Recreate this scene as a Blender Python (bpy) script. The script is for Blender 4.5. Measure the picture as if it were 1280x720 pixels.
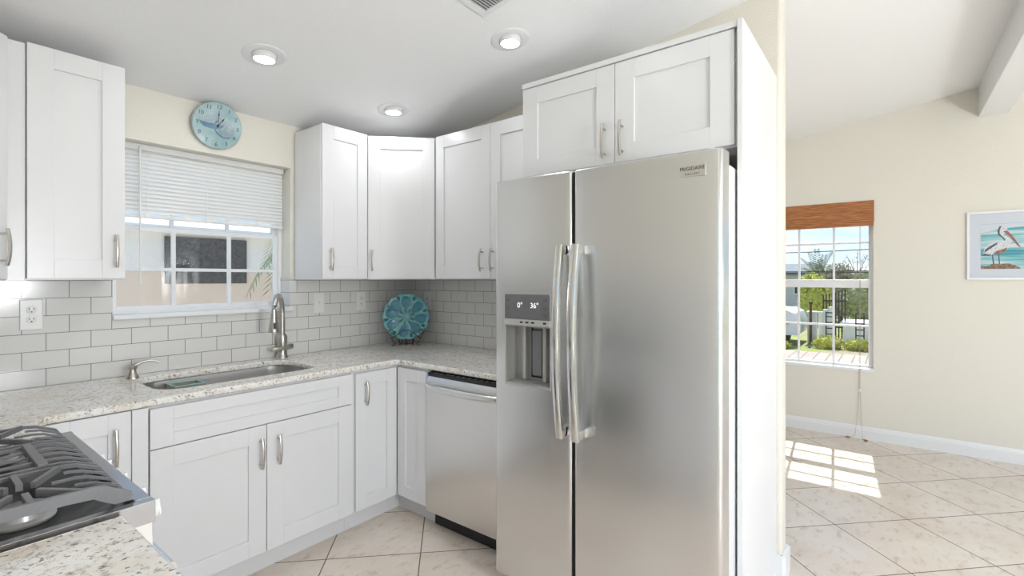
import bpy, bmesh, math, random
from mathutils import Matrix, Vector
random.seed(7)
PI = math.pi
S = bpy.context.scene
COL = S.collection
for o in list(bpy.data.objects):
    bpy.data.objects.remove(o)

# ------------------------------------------------------------------ camera, world, sun, exposure
TH = 0.6610
cam_d = bpy.data.cameras.new('camera')
cam_d.sensor_width = 36.0
cam_d.lens = 36.0 * 610.3 / 1280
cam_d.shift_y = -(360 - 348.6) / 1280
cam_d.clip_start = 0.02
cam = bpy.data.objects.new('camera', cam_d)
COL.objects.link(cam)
cam.location = (-2.5188, -2.9648, 1.388)
cam.rotation_euler = (PI / 2, 0, TH - PI / 2)
S.camera = cam

S.view_settings.view_transform = 'Standard'
S.view_settings.look = 'None'
S.view_settings.gamma = 1
S.view_settings.use_curve_mapping = False
S.view_settings.exposure = 1.2

LAMP_W = 0.55        # every recessed lamp of the room
SKY = 0.62
FILL_W = 72.0       # fill pendants added in the unseen great room behind the camera
DINING_FILL_W = 3.0      # fill light added out of view over the dining area
SUN = 3.1
wd = bpy.data.worlds.new('sky')
S.world = wd
wd.use_nodes = True
nt = wd.node_tree
nt.nodes.clear()
wo = nt.nodes.new('ShaderNodeOutputWorld')
bg = nt.nodes.new('ShaderNodeBackground')
tc = nt.nodes.new('ShaderNodeTexCoord')
sp = nt.nodes.new('ShaderNodeSeparateXYZ')
rp = nt.nodes.new('ShaderNodeValToRGB')
ns = nt.nodes.new('ShaderNodeTexNoise')
mp = nt.nodes.new('ShaderNodeMapping')
mx = nt.nodes.new('ShaderNodeMixRGB')
cr = nt.nodes.new('ShaderNodeValToRGB')
nt.links.new(tc.outputs['Generated'], sp.inputs[0])
nt.links.new(sp.outputs['Z'], rp.inputs[0])
e = rp.color_ramp.elements
e[0].position = 0.0; e[0].color = (0.74, 0.85, 0.95, 1)
e[1].position = 0.6; e[1].color = (0.24, 0.42, 0.78, 1)
n1 = rp.color_ramp.elements.new(0.10); n1.color = (0.40, 0.63, 0.93, 1)
mp.inputs['Scale'].default_value = (2.2, 2.2, 9)
nt.links.new(tc.outputs['Generated'], mp.inputs[0])
nt.links.new(mp.outputs[0], ns.inputs['Vector'])
ns.inputs['Scale'].default_value = 1.6
ns.inputs['Detail'].default_value = 6
nt.links.new(ns.outputs['Fac'], cr.inputs[0])
cr.color_ramp.elements[0].position = 0.5; cr.color_ramp.elements[0].color = (0, 0, 0, 1)
cr.color_ramp.elements[1].position = 0.72; cr.color_ramp.elements[1].color = (0.8, 0.8, 0.8, 1)
nt.links.new(cr.outputs[0], mx.inputs['Fac'])
nt.links.new(rp.outputs[0], mx.inputs['Color1'])
mx.inputs['Color2'].default_value = (0.95, 0.97, 1, 1)
nt.links.new(mx.outputs[0], bg.inputs['Color'])
bg.inputs['Strength'].default_value = SKY
nt.links.new(bg.outputs[0], wo.inputs[0])

sun_d = bpy.data.lights.new('sun', 'SUN')
sun_d.energy = SUN
sun_d.angle = math.radians(0.5)
sun_d.color = (1, 0.96, 0.9)
sun = bpy.data.objects.new('sun', sun_d)
COL.objects.link(sun)
sun.rotation_euler = Vector((-0.918, -0.067, -1.23)).to_track_quat('-Z', 'Y').to_euler()
sun.location = (6, 0, 8)


# ------------------------------------------------------------------ materials
def mat(name, col, rough=0.5, metal=0.0, spec=0.5, coat=0.0, emit=None, es=1.0):
    m = bpy.data.materials.new(name)
    m.use_nodes = True
    b = m.node_tree.nodes['Principled BSDF']
    b.inputs['Base Color'].default_value = (*col, 1)
    b.inputs['Roughness'].default_value = rough
    b.inputs['Metallic'].default_value = metal
    b.inputs['Specular IOR Level'].default_value = spec
    b.inputs['Coat Weight'].default_value = coat
    b.inputs['Coat Roughness'].default_value = 0.08
    if emit:
        b.inputs['Emission Color'].default_value = (*emit, 1)
        b.inputs['Emission Strength'].default_value = es
    return m


def nodes(m):
    t = m.node_tree
    return t, t.nodes['Principled BSDF'], t.nodes.new, t.links.new


def coords(m, scale=(1, 1, 1), rot=(0, 0, 0), loc=(0, 0, 0)):
    t, b, N, L = nodes(m)
    c = N('ShaderNodeTexCoord'); p = N('ShaderNodeMapping')
    p.inputs['Scale'].default_value = scale
    p.inputs['Rotation'].default_value = rot
    p.inputs['Location'].default_value = loc
    L(c.outputs['Object'], p.inputs[0])
    return p.outputs[0]


def noise(m, vec, scale, detail=3, rough=0.5):
    t, b, N, L = nodes(m)
    n = N('ShaderNodeTexNoise')
    n.inputs['Scale'].default_value = scale
    n.inputs['Detail'].default_value = detail
    n.inputs['Roughness'].default_value = rough
    L(vec, n.inputs['Vector'])
    return n.outputs['Fac']


def ramp(m, fac, stops):
    t, b, N, L = nodes(m)
    r = N('ShaderNodeValToRGB')
    el = r.color_ramp.elements
    while len(el) < len(stops):
        el.new(0.5)
    for i, (p, c) in enumerate(stops):
        el[i].position = p
        el[i].color = (*c, 1) if len(c) == 3 else c
    L(fac, r.inputs[0])
    return r.outputs[0]


def mixc(m, fac, a, b_, mode='MIX'):
    t, b, N, L = nodes(m)
    x = N('ShaderNodeMixRGB')
    x.blend_type = mode
    for s, v in ((x.inputs[0], fac), (x.inputs[1], a), (x.inputs[2], b_)):
        if isinstance(v, (int, float)):
            s.default_value = v
        elif isinstance(v, tuple):
            s.default_value = (*v, 1)
        else:
            L(v, s)
    return x.outputs[0]


def bump(m, h, strength=0.3, dist=0.01):
    t, b, N, L = nodes(m)
    n = N('ShaderNodeBump')
    n.inputs['Strength'].default_value = strength
    n.inputs['Distance'].default_value = dist
    L(h, n.inputs['Height'])
    L(n.outputs[0], b.inputs['Normal'])


def setc(m, out, sock='Base Color'):
    m.node_tree.links.new(out, m.node_tree.nodes['Principled BSDF'].inputs[sock])


def speckle(name, col, amt=0.06, scale=30, rough=0.5, metal=0.0, spec=0.5, bmp=0.0):
    """plain finish with a faint procedural mottling"""
    m = mat(name, col, rough, metal, spec)
    v = coords(m)
    f = noise(m, v, scale, 4)
    lo = tuple(c * (1 - amt) for c in col)
    hi = tuple(min(1, c * (1 + amt)) for c in col)
    setc(m, ramp(m, f, [(0.3, lo), (0.7, hi)]))
    if bmp:
        bump(m, f, bmp, 0.004)
    return m


M = {}
M['cabinet'] = speckle('cabinet white', (0.78, 0.78, 0.79), 0.006, 12, 0.28)
M['toe'] = speckle('toe kick white', (0.76, 0.76, 0.76), 0.01, 12, 0.4)
M['wall'] = speckle('cream wall paint', (0.77, 0.74, 0.665), 0.012, 60, 0.6, 0, 0.3, 0.25)
M['wall_rough'] = speckle('cream textured wall', (0.76, 0.72, 0.64), 0.02, 110, 0.6, 0, 0.3, 0.55)
M['ceiling'] = speckle('white ceiling', (0.91, 0.91, 0.915), 0.008, 90, 0.6, 0, 0.3, 0.3)
M['white'] = speckle('white gloss trim', (0.82, 0.83, 0.84), 0.006, 20, 0.3)
M['plastic'] = speckle('white plastic', (0.84, 0.84, 0.83), 0.006, 20, 0.25)
M['slat'] = speckle('white blind slat', (0.82, 0.82, 0.81), 0.005, 20, 0.4)
M['black'] = speckle('black plastic', (0.012, 0.012, 0.013), 0.1, 40, 0.35)
M['gap'] = speckle('black gap shade', (0.01, 0.01, 0.01), 0.1, 40, 0.8)  # flat black for the shade between the fridge doors
M['nickel'] = speckle('satin nickel', (0.56, 0.53, 0.48), 0.03, 80, 0.3, 1.0)
M['chrome'] = speckle('polished steel', (0.75, 0.74, 0.72), 0.02, 30, 0.12, 1.0)
M['iron'] = speckle('cast iron', (0.17, 0.17, 0.175), 0.06, 160, 0.42, 0, 0.5, 0.0)
M['enamel'] = speckle('dark cooktop enamel', (0.015, 0.015, 0.016), 0.1, 30, 0.22)
M['bronze'] = speckle('dark bronze wire', (0.09, 0.06, 0.035), 0.2, 60, 0.35, 0.8)
M['clock_dark'] = speckle('dark clock ink', (0.03, 0.07, 0.11), 0.1, 60, 0.5)
M['fridge_side'] = speckle('pale grey fridge side', (0.72, 0.72, 0.72), 0.03, 150, 0.4, 0.0, 0.5, 0.1)
M['panel_grey'] = speckle('dark grey control panel', (0.26, 0.265, 0.27), 0.04, 40, 0.25, 0.6)
M['grey_plastic'] = speckle('warm grey plastic', (0.50, 0.49, 0.47), 0.03, 40, 0.3, 0.3)
M['display'] = mat('lit white digits', (0.9, 0.95, 1), 0.4, emit=(0.9, 0.95, 1), es=0.35)
M['grate_hole'] = speckle('grey vent shadow', (0.25, 0.25, 0.25), 0.1, 40, 0.7)
M['lens'] = mat('lit lamp lens', (1, 1, 1), 0.3, emit=(1.0, 0.98, 0.95), es=6.0)
M['aqua'] = speckle('aqua edge', (0.35, 0.62, 0.60), 0.05, 60, 0.3)
M['tan'] = speckle('tan plastic', (0.50, 0.44, 0.36), 0.04, 60, 0.5)


def steel(name, col, rough, axis):
    m = mat(name, col, rough, 1.0)
    sc = [160, 160, 160]
    sc[axis] = 3
    v = coords(m, tuple(sc))
    f = noise(m, v, 1.0, 2)
    lo = tuple(c * 0.995 for c in col); hi = tuple(min(1, c * 1.005) for c in col)
    setc(m, ramp(m, f, [(0.3, lo), (0.7, hi)]))
    t, b, N, L = nodes(m)
    b.inputs['Anisotropic'].default_value = 0.4
    return m


M['steel'] = steel('brushed stainless', (0.74, 0.74, 0.735), 0.27, 0)
M['steel_v'] = steel('brushed stainless dishwasher', (0.76, 0.75, 0.735), 0.30, 2)
M['rim'] = steel('cooktop stainless', (0.42, 0.42, 0.43), 0.26, 0)
M['sink'] = steel('satin sink steel', (0.66, 0.65, 0.64), 0.3, 0)


def tile_mat(name, axis, shift):
    m = mat(name, (0.6, 0.58, 0.55), 0.13, 0, 0.5)
    t, b, N, L = nodes(m)
    c = N('ShaderNodeTexCoord'); s = N('ShaderNodeSeparateXYZ'); k = N('ShaderNodeCombineXYZ')
    L(c.outputs['Object'], s.inputs[0])
    a = N('ShaderNodeMath'); a.operation = 'MULTIPLY_ADD'
    a.inputs[1].default_value = 1 if axis == 0 else -1
    a.inputs[2].default_value = shift
    L(s.outputs[axis], a.inputs[0])
    z = N('ShaderNodeMath'); z.operation = 'SUBTRACT'; z.inputs[1].default_value = 0.9135
    L(s.outputs[2], z.inputs[0])
    L(a.outputs[0], k.inputs[0]); L(z.outputs[0], k.inputs[1])
    br = N('ShaderNodeTexBrick')
    br.offset = 0.5; br.squash = 1
    br.inputs['Scale'].default_value = 1
    br.inputs['Brick Width'].default_value = 0.154
    br.inputs['Row Height'].default_value = 0.0778
    br.inputs['Mortar Size'].default_value = 0.0014
    br.inputs['Mortar Smooth'].default_value = 0.1
    br.inputs['Bias'].default_value = 0
    br.inputs['Color1'].default_value = (0.73, 0.72, 0.70, 1)
    br.inputs['Color2'].default_value = (0.71, 0.70, 0.68, 1)
    br.inputs['Mortar'].default_value = (0.20, 0.19, 0.18, 1)
    L(k.outputs[0], br.inputs['Vector'])
    L(br.outputs['Color'], b.inputs['Base Color'])
    inv = N('ShaderNodeMath'); inv.operation = 'SUBTRACT'; inv.inputs[0].default_value = 1
    L(br.outputs['Fac'], inv.inputs[1])
    bump(m, inv.outputs[0], 0.5, 0.0015)
    return m


M['tile_x'] = tile_mat('subway tile window side', 0, 0.0)
M['tile_y'] = tile_mat('subway tile fridge side', 1, 0.0805)


def floor_mat():
    m = mat('travertine floor tile', (0.7, 0.6, 0.5), 0.26, 0, 0.45)
    t, b, N, L = nodes(m)
    P = 0.461
    v = coords(m, (1, 1, 1), (0, 0, -PI / 4))
    # rotated by -45: x' = (x + y)/sqrt2 ; y' = (y - x)/sqrt2
    ad = N('ShaderNodeVectorMath'); ad.operation = 'ADD'
    ad.inputs[1].default_value = (1.366 + 40 * P, -0.298 + 40 * P, 0)
    L(v, ad.inputs[0])
    br = N('ShaderNodeTexBrick')
    br.offset = 0; br.squash = 1
    br.inputs['Scale'].default_value = 1
    br.inputs['Brick Width'].default_value = P
    br.inputs['Row Height'].default_value = P
    br.inputs['Mortar Size'].default_value = 0.0028
    br.inputs['Mortar Smooth'].default_value = 0.1
    br.inputs['Color1'].default_value = (0, 0, 0, 1)
    br.inputs['Color2'].default_value = (1, 1, 1, 1)
    br.inputs['Mortar'].default_value = (0.5, 0.5, 0.5, 1)
    L(ad.outputs[0], br.inputs['Vector'])
    o = coords(m)
    f1 = noise(m, o, 3.2, 6, 0.6)
    f2 = noise(m, coords(m, (1, 1.8, 1), (0, 0, 0.6)), 11, 8, 0.7)
    base = ramp(m, f1, [(0.3, (0.71, 0.615, 0.52)), (0.52, (0.77, 0.69, 0.605)), (0.75, (0.81, 0.75, 0.69))])
    vein = ramp(m, f2, [(0.36, (0.66, 0.50, 0.40)), (0.47, (1, 1, 1))])
    c1 = mixc(m, 0.45, base, vein, 'MULTIPLY')
    tint = ramp(m, br.outputs['Color'], [(0.0, (0.95, 0.94, 0.93)), (1.0, (1, 1, 1))])
    c2 = mixc(m, 1.0, c1, tint, 'MULTIPLY')
    c3 = mixc(m, br.outputs['Fac'], c2, (0.16, 0.115, 0.08))
    setc(m, c3)
    inv = N('ShaderNodeMath'); inv.operation = 'SUBTRACT'; inv.inputs[0].default_value = 1
    L(br.outputs['Fac'], inv.inputs[1])
    bump(m, inv.outputs[0], 0.35, 0.002)
    return m


M['floor'] = floor_mat()


def granite_mat():
    m = mat('speckled granite', (0.7, 0.66, 0.6), 0.1, 0, 0.5)
    t, b, N, L = nodes(m)
    o = coords(m)
    f0 = noise(m, o, 9, 5, 0.6)
    f1 = noise(m, o, 55, 6, 0.7)
    f2 = noise(m, coords(m, (1, 1, 1), (0.4, 0.3, 1.1), (3, 1, 2)), 90, 3, 0.6)
    f3 = noise(m, coords(m, (1, 2.2, 1), (0, 0, 0.7), (7, 2, 5)), 26, 5, 0.7)
    base = ramp(m, f0, [(0.3, (0.78, 0.71, 0.61)), (0.5, (0.86, 0.83, 0.78)), (0.7, (0.90, 0.89, 0.88))])
    g = ramp(m, f1, [(0.35, (0.45, 0.42, 0.39)), (0.46, (0.97, 0.97, 0.97)), (0.7, (1, 1, 1))])
    c = mixc(m, 0.85, base, g, 'MULTIPLY')
    d = ramp(m, f2, [(0.335, (0.16, 0.14, 0.13)), (0.405, (1, 1, 1))])
    c = mixc(m, 0.9, c, d, 'MULTIPLY')
    d3 = ramp(m, f3, [(0.33, (0.28, 0.23, 0.19)), (0.41, (1, 1, 1))])
    c = mixc(m, 0.8, c, d3, 'MULTIPLY')
    setc(m, c)
    return m


M['granite'] = granite_mat()


def glass_mat():
    m = bpy.data.materials.new('window glass')
    m.use_nodes = True
    t = m.node_tree
    t.nodes.clear()
    o = t.nodes.new('ShaderNodeOutputMaterial')
    a = t.nodes.new('ShaderNodeBsdfTransparent'); a.inputs[0].default_value = (0.95, 0.97, 0.96, 1)
    g = t.nodes.new('ShaderNodeBsdfGlossy'); g.inputs['Roughness'].default_value = 0.02
    w = t.nodes.new('ShaderNodeLayerWeight'); w.inputs[0].default_value = 0.5
    p = t.nodes.new('ShaderNodeMath'); p.operation = 'POWER'; p.inputs[1].default_value = 5
    f = t.nodes.new('ShaderNodeMath'); f.operation = 'MULTIPLY_ADD'; f.inputs[1].default_value = 0.7; f.inputs[2].default_value = 0.025
    x = t.nodes.new('ShaderNodeMixShader')
    t.links.new(w.outputs['Facing'], p.inputs[0]); t.links.new(p.outputs[0], f.inputs[0])
    t.links.new(f.outputs[0], x.inputs[0]); t.links.new(a.outputs[0], x.inputs[1]); t.links.new(g.outputs[0], x.inputs[2])
    t.links.new(x.outputs[0], o.inputs[0])
    return m


M['glass'] = glass_mat()


def bamboo_mat():
    m = mat('woven bamboo', (0.5, 0.2, 0.08), 0.45)
    f = noise(m, coords(m, (6, 6, 320)), 1.0, 3)
    g = noise(m, coords(m, (14, 14, 90)), 1.0, 2)
    c = ramp(m, f, [(0.3, (0.26, 0.085, 0.03)), (0.5, (0.50, 0.20, 0.07)), (0.7, (0.68, 0.34, 0.15))])
    c = mixc(m, 0.5, c, ramp(m, g, [(0.35, (0.6, 0.5, 0.45)), (0.6, (1, 1, 1))]), 'MULTIPLY')
    setc(m, c)
    bump(m, f, 0.4, 0.002)
    return m


M['bamboo'] = bamboo_mat()


def plate_mat(name, a, b_, c_):
    m = mat(name, a, 0.12, 0, 0.5, 0.4)
    f = noise(m, coords(m), 22, 5, 0.65)
    setc(m, ramp(m, f, [(0.3, a), (0.52, b_), (0.72, c_)]))
    return m


M['plate_base'] = plate_mat('pale aqua glaze', (0.10, 0.42, 0.46), (0.22, 0.56, 0.58), (0.42, 0.70, 0.68))
M['plate_petal'] = plate_mat('turquoise petal glaze', (0.015, 0.17, 0.28), (0.03, 0.27, 0.40), (0.14, 0.36, 0.48))
M['plate_dark'] = plate_mat('deep teal glaze', (0.008, 0.13, 0.22), (0.015, 0.20, 0.30), (0.04, 0.28, 0.36))
M['clock_face'] = plate_mat('sea blue clock face', (0.27, 0.42, 0.45), (0.34, 0.48, 0.50), (0.44, 0.55, 0.54))
M['shell_blue'] = plate_mat('blue shell wash', (0.07, 0.16, 0.25), (0.12, 0.25, 0.35), (0.27, 0.38, 0.44))
M['shell_pale'] = plate_mat('pale shell wash', (0.24, 0.34, 0.40), (0.33, 0.42, 0.46), (0.44, 0.48, 0.50))
M['sea'] = None


def sea_mat():
    m = mat('painted sea', (0.2, 0.5, 0.55), 0.4)
    f = noise(m, coords(m, (1, 5, 26)), 1.3, 6, 0.65)
    setc(m, ramp(m, f, [(0.30, (0.02, 0.20, 0.28)), (0.42, (0.06, 0.34, 0.40)), (0.52, (0.28, 0.52, 0.55)), (0.62, (0.62, 0.68, 0.68)), (0.75, (0.45, 0.55, 0.58))]))
    return m


M['sea'] = sea_mat()
M['mat_board'] = speckle('pale grey mat board', (0.62, 0.65, 0.72), 0.01, 40, 0.7)
M['feather'] = speckle('pale feather paint', (0.62, 0.63, 0.66), 0.25, 90, 0.6)
M['wing'] = speckle('dark wing paint', (0.09, 0.10, 0.13), 0.3, 90, 0.6)
M['bill'] = speckle('red brown bill paint', (0.30, 0.10, 0.08), 0.2, 60, 0.5)
M['rock'] = speckle('brown rock paint', (0.25, 0.15, 0.10), 0.6, 60, 0.7)
# outdoors
M['stucco'] = speckle('tan stucco', (0.62, 0.49, 0.385), 0.04, 40, 0.9)
M['stucco_pale'] = speckle('pale stucco', (0.68, 0.63, 0.57), 0.04, 40, 0.9)
M['screen'] = speckle('dark window screen', (0.07, 0.06, 0.055), 0.5, 25, 0.4)
M['concrete'] = speckle('white concrete', (0.80, 0.77, 0.71), 0.08, 6, 0.9)
M['house_white'] = speckle('white house siding', (0.75, 0.75, 0.73), 0.03, 6, 0.9)
M['house_dark'] = speckle('slate house siding', (0.16, 0.18, 0.21), 0.1, 6, 0.8)
M['roof'] = speckle('pale roof', (0.68, 0.68, 0.68), 0.05, 8, 0.8)
M['bark'] = speckle('palm bark', (0.20, 0.14, 0.09), 0.3, 20, 0.9)
M['metal_black'] = speckle('black iron', (0.02, 0.02, 0.02), 0.1, 20, 0.5)
M['van'] = speckle('faded white vehicle paint', (0.70, 0.70, 0.68), 0.05, 8, 0.4)
M['wood'] = speckle('weathered wood', (0.42, 0.33, 0.26), 0.2, 14, 0.8)
for nm, c in (('leaf', (0.34, 0.34, 0.14)), ('leaf_dark', (0.20, 0.23, 0.10)), ('leaf_yellow', (0.58, 0.56, 0.10)), ('leaf_dry', (0.42, 0.36, 0.24)), ('palm', (0.26, 0.29, 0.20)), ('frond', (0.22, 0.30, 0.12))):
    M[nm] = speckle(nm.replace('_', ' ') + ' green', c, 0.35, 8, 0.6)


def ground_mat():
    m = mat('dry lawn', (0.4, 0.35, 0.25), 0.95)
    f = noise(m, coords(m), 0.9, 6, 0.65)
    g = noise(m, coords(m), 6, 5, 0.7)
    c = ramp(m, f, [(0.36, (0.36, 0.28, 0.20)), (0.48, (0.42, 0.36, 0.20)), (0.56, (0.30, 0.36, 0.08)), (0.7, (0.40, 0.42, 0.10))])
    setc(m, mixc(m, 0.6, c, ramp(m, g, [(0.3, (0.5, 0.5, 0.45)), (0.6, (1, 1, 1))]), 'MULTIPLY'))
    return m


M['ground'] = ground_mat()


def paver_mat():
    m = mat('brick pavers', (0.5, 0.35, 0.28), 0.9)
    t, b, N, L = nodes(m)
    br = N('ShaderNodeTexBrick')
    br.inputs['Scale'].default_value = 1
    br.inputs['Brick Width'].default_value = 0.4
    br.inputs['Row Height'].default_value = 0.2
    br.inputs['Mortar Size'].default_value = 0.012
    br.inputs['Color1'].default_value = (0.50, 0.36, 0.29, 1)
    br.inputs['Color2'].default_value = (0.58, 0.46, 0.39, 1)
    br.inputs['Mortar'].default_value = (0.25, 0.2, 0.17, 1)
    L(coords(m), br.inputs['Vector'])
    L(br.outputs['Color'], b.inputs['Base Color'])
    return m


M['paver'] = paver_mat()


# ------------------------------------------------------------------ mesh helpers
class MB:
    """collects shapes, links them as ONE mesh object"""

    def __init__(self):
        self.bm = bmesh.new()

    def xf(self, verts, m):
        if m is not None:
            bmesh.ops.transform(self.bm, matrix=m, verts=verts)

    def box(self, x0, x1, y0, y1, z0, z1, bev=0.0, m=None, seg=2):
        r = bmesh.ops.create_cube(self.bm, size=1)
        v = r['verts']
        for q in v:
            q.co = Vector(((x0 + x1) / 2 + q.co.x * (x1 - x0), (y0 + y1) / 2 + q.co.y * (y1 - y0), (z0 + z1) / 2 + q.co.z * (z1 - z0)))
        if bev:
            ed = {e for q in v for e in q.link_edges}
            r2 = bmesh.ops.bevel(self.bm, geom=list(ed), offset=bev, segments=seg, affect='EDGES', profile=0.5)
            v = list({q for f in r2['faces'] for q in f.verts} | {q for q in v if q.is_valid})
        self.xf(v, m)
        return self

    def loft(self, loops, closed=True, cap0=True, cap1=True, m=None):
        """loops: list of lists of points, same length"""
        rows = [[self.bm.verts.new(p) for p in lp] for lp in loops]
        n = len(rows[0])
        for a, b in zip(rows, rows[1:]):
            for i in range(n if closed else n - 1):
                j = (i + 1) % n
                try:
                    self.bm.faces.new((a[i], a[j], b[j], b[i]))
                except ValueError:
                    pass
        if cap0 and n > 2:
            self.bm.faces.new(list(reversed(rows[0])))
        if cap1 and n > 2:
            self.bm.faces.new(rows[-1])
        self.xf([v for r in rows for v in r], m)
        return self

    def lathe(self, prof, c=(0, 0, 0), n=32, m=None, cap0=True, cap1=True):
        loops = [[(c[0] + r * math.cos(2 * PI * i / n), c[1] + r * math.sin(2 * PI * i / n), c[2] + z) for i in range(n)] for r, z in prof]
        return self.loft(loops, True, cap0, cap1, m)

    def tube(self, pts, r, n=10, m=None, flat=1.0, up=(0, 0, 1), closed=False):
        pts = [Vector(p) for p in pts]
        loops = []
        k = len(pts)
        for i, p in enumerate(pts):
            if closed:
                d = pts[(i + 1) % k] - pts[i - 1]
            else:
                d = pts[min(i + 1, k - 1)] - pts[max(i - 1, 0)]
            d.normalize()
            u = Vector(up)
            if abs(d.dot(u)) > 0.97:
                u = Vector((1, 0, 0)) if abs(d.x) < 0.9 else Vector((0, 1, 0))
            s = d.cross(u).normalized()
            w = s.cross(d).normalized()
            rr = r[i] if isinstance(r, (list, tuple)) else r
            loops.append([p + s * rr * math.cos(2 * PI * a / n) + w * rr * flat * math.sin(2 * PI * a / n) for a in range(n)])
        if closed:
            loops.append(loops[0])
            return self.loft(loops, True, False, False, m)
        return self.loft(loops, True, True, True, m)

    def bar(self, p, q, w, h, m=None, up=(0, 0, 1)):
        p, q = Vector(p), Vector(q)
        d = (q - p).normalized()
        u = Vector(up)
        s = d.cross(u).normalized(); t = s.cross(d).normalized()
        return self.loft([[c + s * a * w / 2 + t * b * h / 2 for a, b in ((-1, -1), (1, -1), (1, 1), (-1, 1))] for c in (p, q)], True, True, True, m)

    def prism(self, poly, z0, z1, m=None):
        return self.loft([[(x, y, z0) for x, y in poly], [(x, y, z1) for x, y in poly]], True, True, True, m)

    def ball(self, c, r, sub=2, sc=(1, 1, 1), m=None):
        q = bmesh.ops.create_icosphere(self.bm, subdivisions=sub, radius=r)
        for v in q['verts']:
            v.co = Vector((c[0] + v.co.x * sc[0], c[1] + v.co.y * sc[1], c[2] + v.co.z * sc[2]))
        self.xf(q['verts'], m)
        return self

    def build(self, name, material, parent=None, smooth=False, loc=None):
        bmesh.ops.recalc_face_normals(self.bm, faces=self.bm.faces)
        me = bpy.data.meshes.new(name)
        self.bm.to_mesh(me)
        self.bm.free()
        return link(name, me, material, parent, smooth, loc)


def link(name, me, material, parent=None, smooth=False, loc=None):
    o = bpy.data.objects.new(name, me)
    COL.objects.link(o)
    if material is not None and not me.materials:
        me.materials.append(material)
    if smooth:
        for p in me.polygons:
            p.use_smooth = True
        try:
            me.set_sharp_from_angle(angle=math.radians(40))
        except Exception:
            pass
    if parent is not None:
        o.parent = parent
    if loc is not None:
        o.location = loc
    return o


def thing(name, label, cat, loc=(0, 0, 0), rz=0.0, group=None):
    o = bpy.data.objects.new(name, None)
    o.empty_display_size = 0.05
    COL.objects.link(o)
    o.location = loc
    o.rotation_euler = (0, 0, rz)
    o['label'] = label
    o['category'] = cat
    if group:
        o['group'] = group
    return o


def tag(o, label, cat, group=None, kind=None):
    o['label'] = label; o['category'] = cat
    if group: o['group'] = group
    if kind: o['kind'] = kind
    return o


def struct(o):
    o['kind'] = 'structure'
    return o


def sthing(name):
    o = bpy.data.objects.new(name, None)
    COL.objects.link(o)
    o['kind'] = 'structure'
    return o


def curve_plate(polys, z0, z1, bev):
    """flat plate with holes and rounded rims, from closed outlines"""
    cu = bpy.data.curves.new('plate', 'CURVE')
    cu.dimensions = '2D'
    cu.fill_mode = 'BOTH'
    cu.extrude = (z1 - z0) / 2 - bev
    cu.bevel_depth = bev
    cu.bevel_resolution = 3
    cu.offset = -bev
    for poly in polys:
        s = cu.splines.new('POLY')
        s.points.add(len(poly) - 1)
        for p, (x, y) in zip(s.points, poly):
            p.co = (x, y, 0, 1)
        s.use_cyclic_u = True
    o = bpy.data.objects.new('tmp', cu)
    COL.objects.link(o)
    dg = bpy.context.evaluated_depsgraph_get()
    me = bpy.data.meshes.new_from_object(o.evaluated_get(dg))
    bpy.data.objects.remove(o)
    me.transform(Matrix.Translation((0, 0, (z0 + z1) / 2)))
    return me


def text_mesh(s, size, depth=0.0003, align='CENTER'):
    cu = bpy.data.curves.new('text', 'FONT')
    cu.body = s
    cu.size = size
    cu.extrude = depth
    cu.align_x = align
    cu.align_y = 'CENTER'
    o = bpy.data.objects.new('tmp', cu)
    COL.objects.link(o)
    dg = bpy.context.evaluated_depsgraph_get()
    me = bpy.data.meshes.new_from_object(o.evaluated_get(dg))
    bpy.data.objects.remove(o)
    return me


def join_mesh(list_me_mats):
    bm = bmesh.new()
    for me, mx in list_me_mats:
        t = me.copy(); t.transform(mx); t.materials.clear()
        bm.from_mesh(t)
    out = bpy.data.meshes.new('joined')
    bm.to_mesh(out); bm.free()
    return out


def rrect(x0, x1, y0, y1, r, n=5):
    out = []
    for cx, cy, a0 in ((x1 - r, y1 - r, 0), (x0 + r, y1 - r, 90), (x0 + r, y0 + r, 180), (x1 - r, y0 + r, 270)):
        for i in range(n + 1):
            a = math.radians(a0 + 90 * i / n)
            out.append((cx + r * math.cos(a), cy + r * math.sin(a)))
    return out


T = Matrix.Translation


def R(a, ax):
    return Matrix.Rotation(a, 4, ax)


# text lying in XY -> standing on a wall that faces -Y (reads along +X)
STAND = R(PI / 2, 'X')

# ------------------------------------------------------------------ room shell
CZ, CS, RIDGE = 2.345, 0.152, -3.58
XL, XR, YB = -2.85, 2.70, -5.6


def ceil_z(y):
    return CZ - CS * y if y > RIDGE else CZ - CS * RIDGE - CS * (RIDGE - y)


struct(MB().box(XL - 0.2, XR + 0.2, YB - 0.2, 0.2, -0.12, 0.0).build('floor', M['floor']))
b = MB()
zr = ceil_z(RIDGE)
for ya, yb in ((0.25, RIDGE), (RIDGE, YB - 0.25)):
    za, zb = ceil_z(ya), ceil_z(yb)
    b.loft([[(x, ya, za), (x, yb, zb), (x, yb, zb + 0.1), (x, ya, za + 0.1)] for x in (XL - 0.25, XR + 0.25)])
struct(b.build('ceiling', M['ceiling']))


def wall_y(name, y0, y1, xa, xb, holes, material, zt):
    """wall across X between y0..y1 with rectangular holes (x0,x1,z0,z1)"""
    b = MB()
    xs = sorted({xa, xb} | {h[0] for h in holes} | {h[1] for h in holes})
    for p, q in zip(xs, xs[1:]):
        hs = sorted([h for h in holes if h[0] <= p and h[1] >= q], key=lambda h: h[2])
        z = -0.1
        for h in hs:
            b.box(p, q, y0, y1, z, h[2]); z = h[3]
        b.box(p, q, y0, y1, z, zt)
    bmesh.ops.remove_doubles(b.bm, verts=b.bm.verts, dist=1e-5)
    return struct(b.build(name, material))


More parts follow.
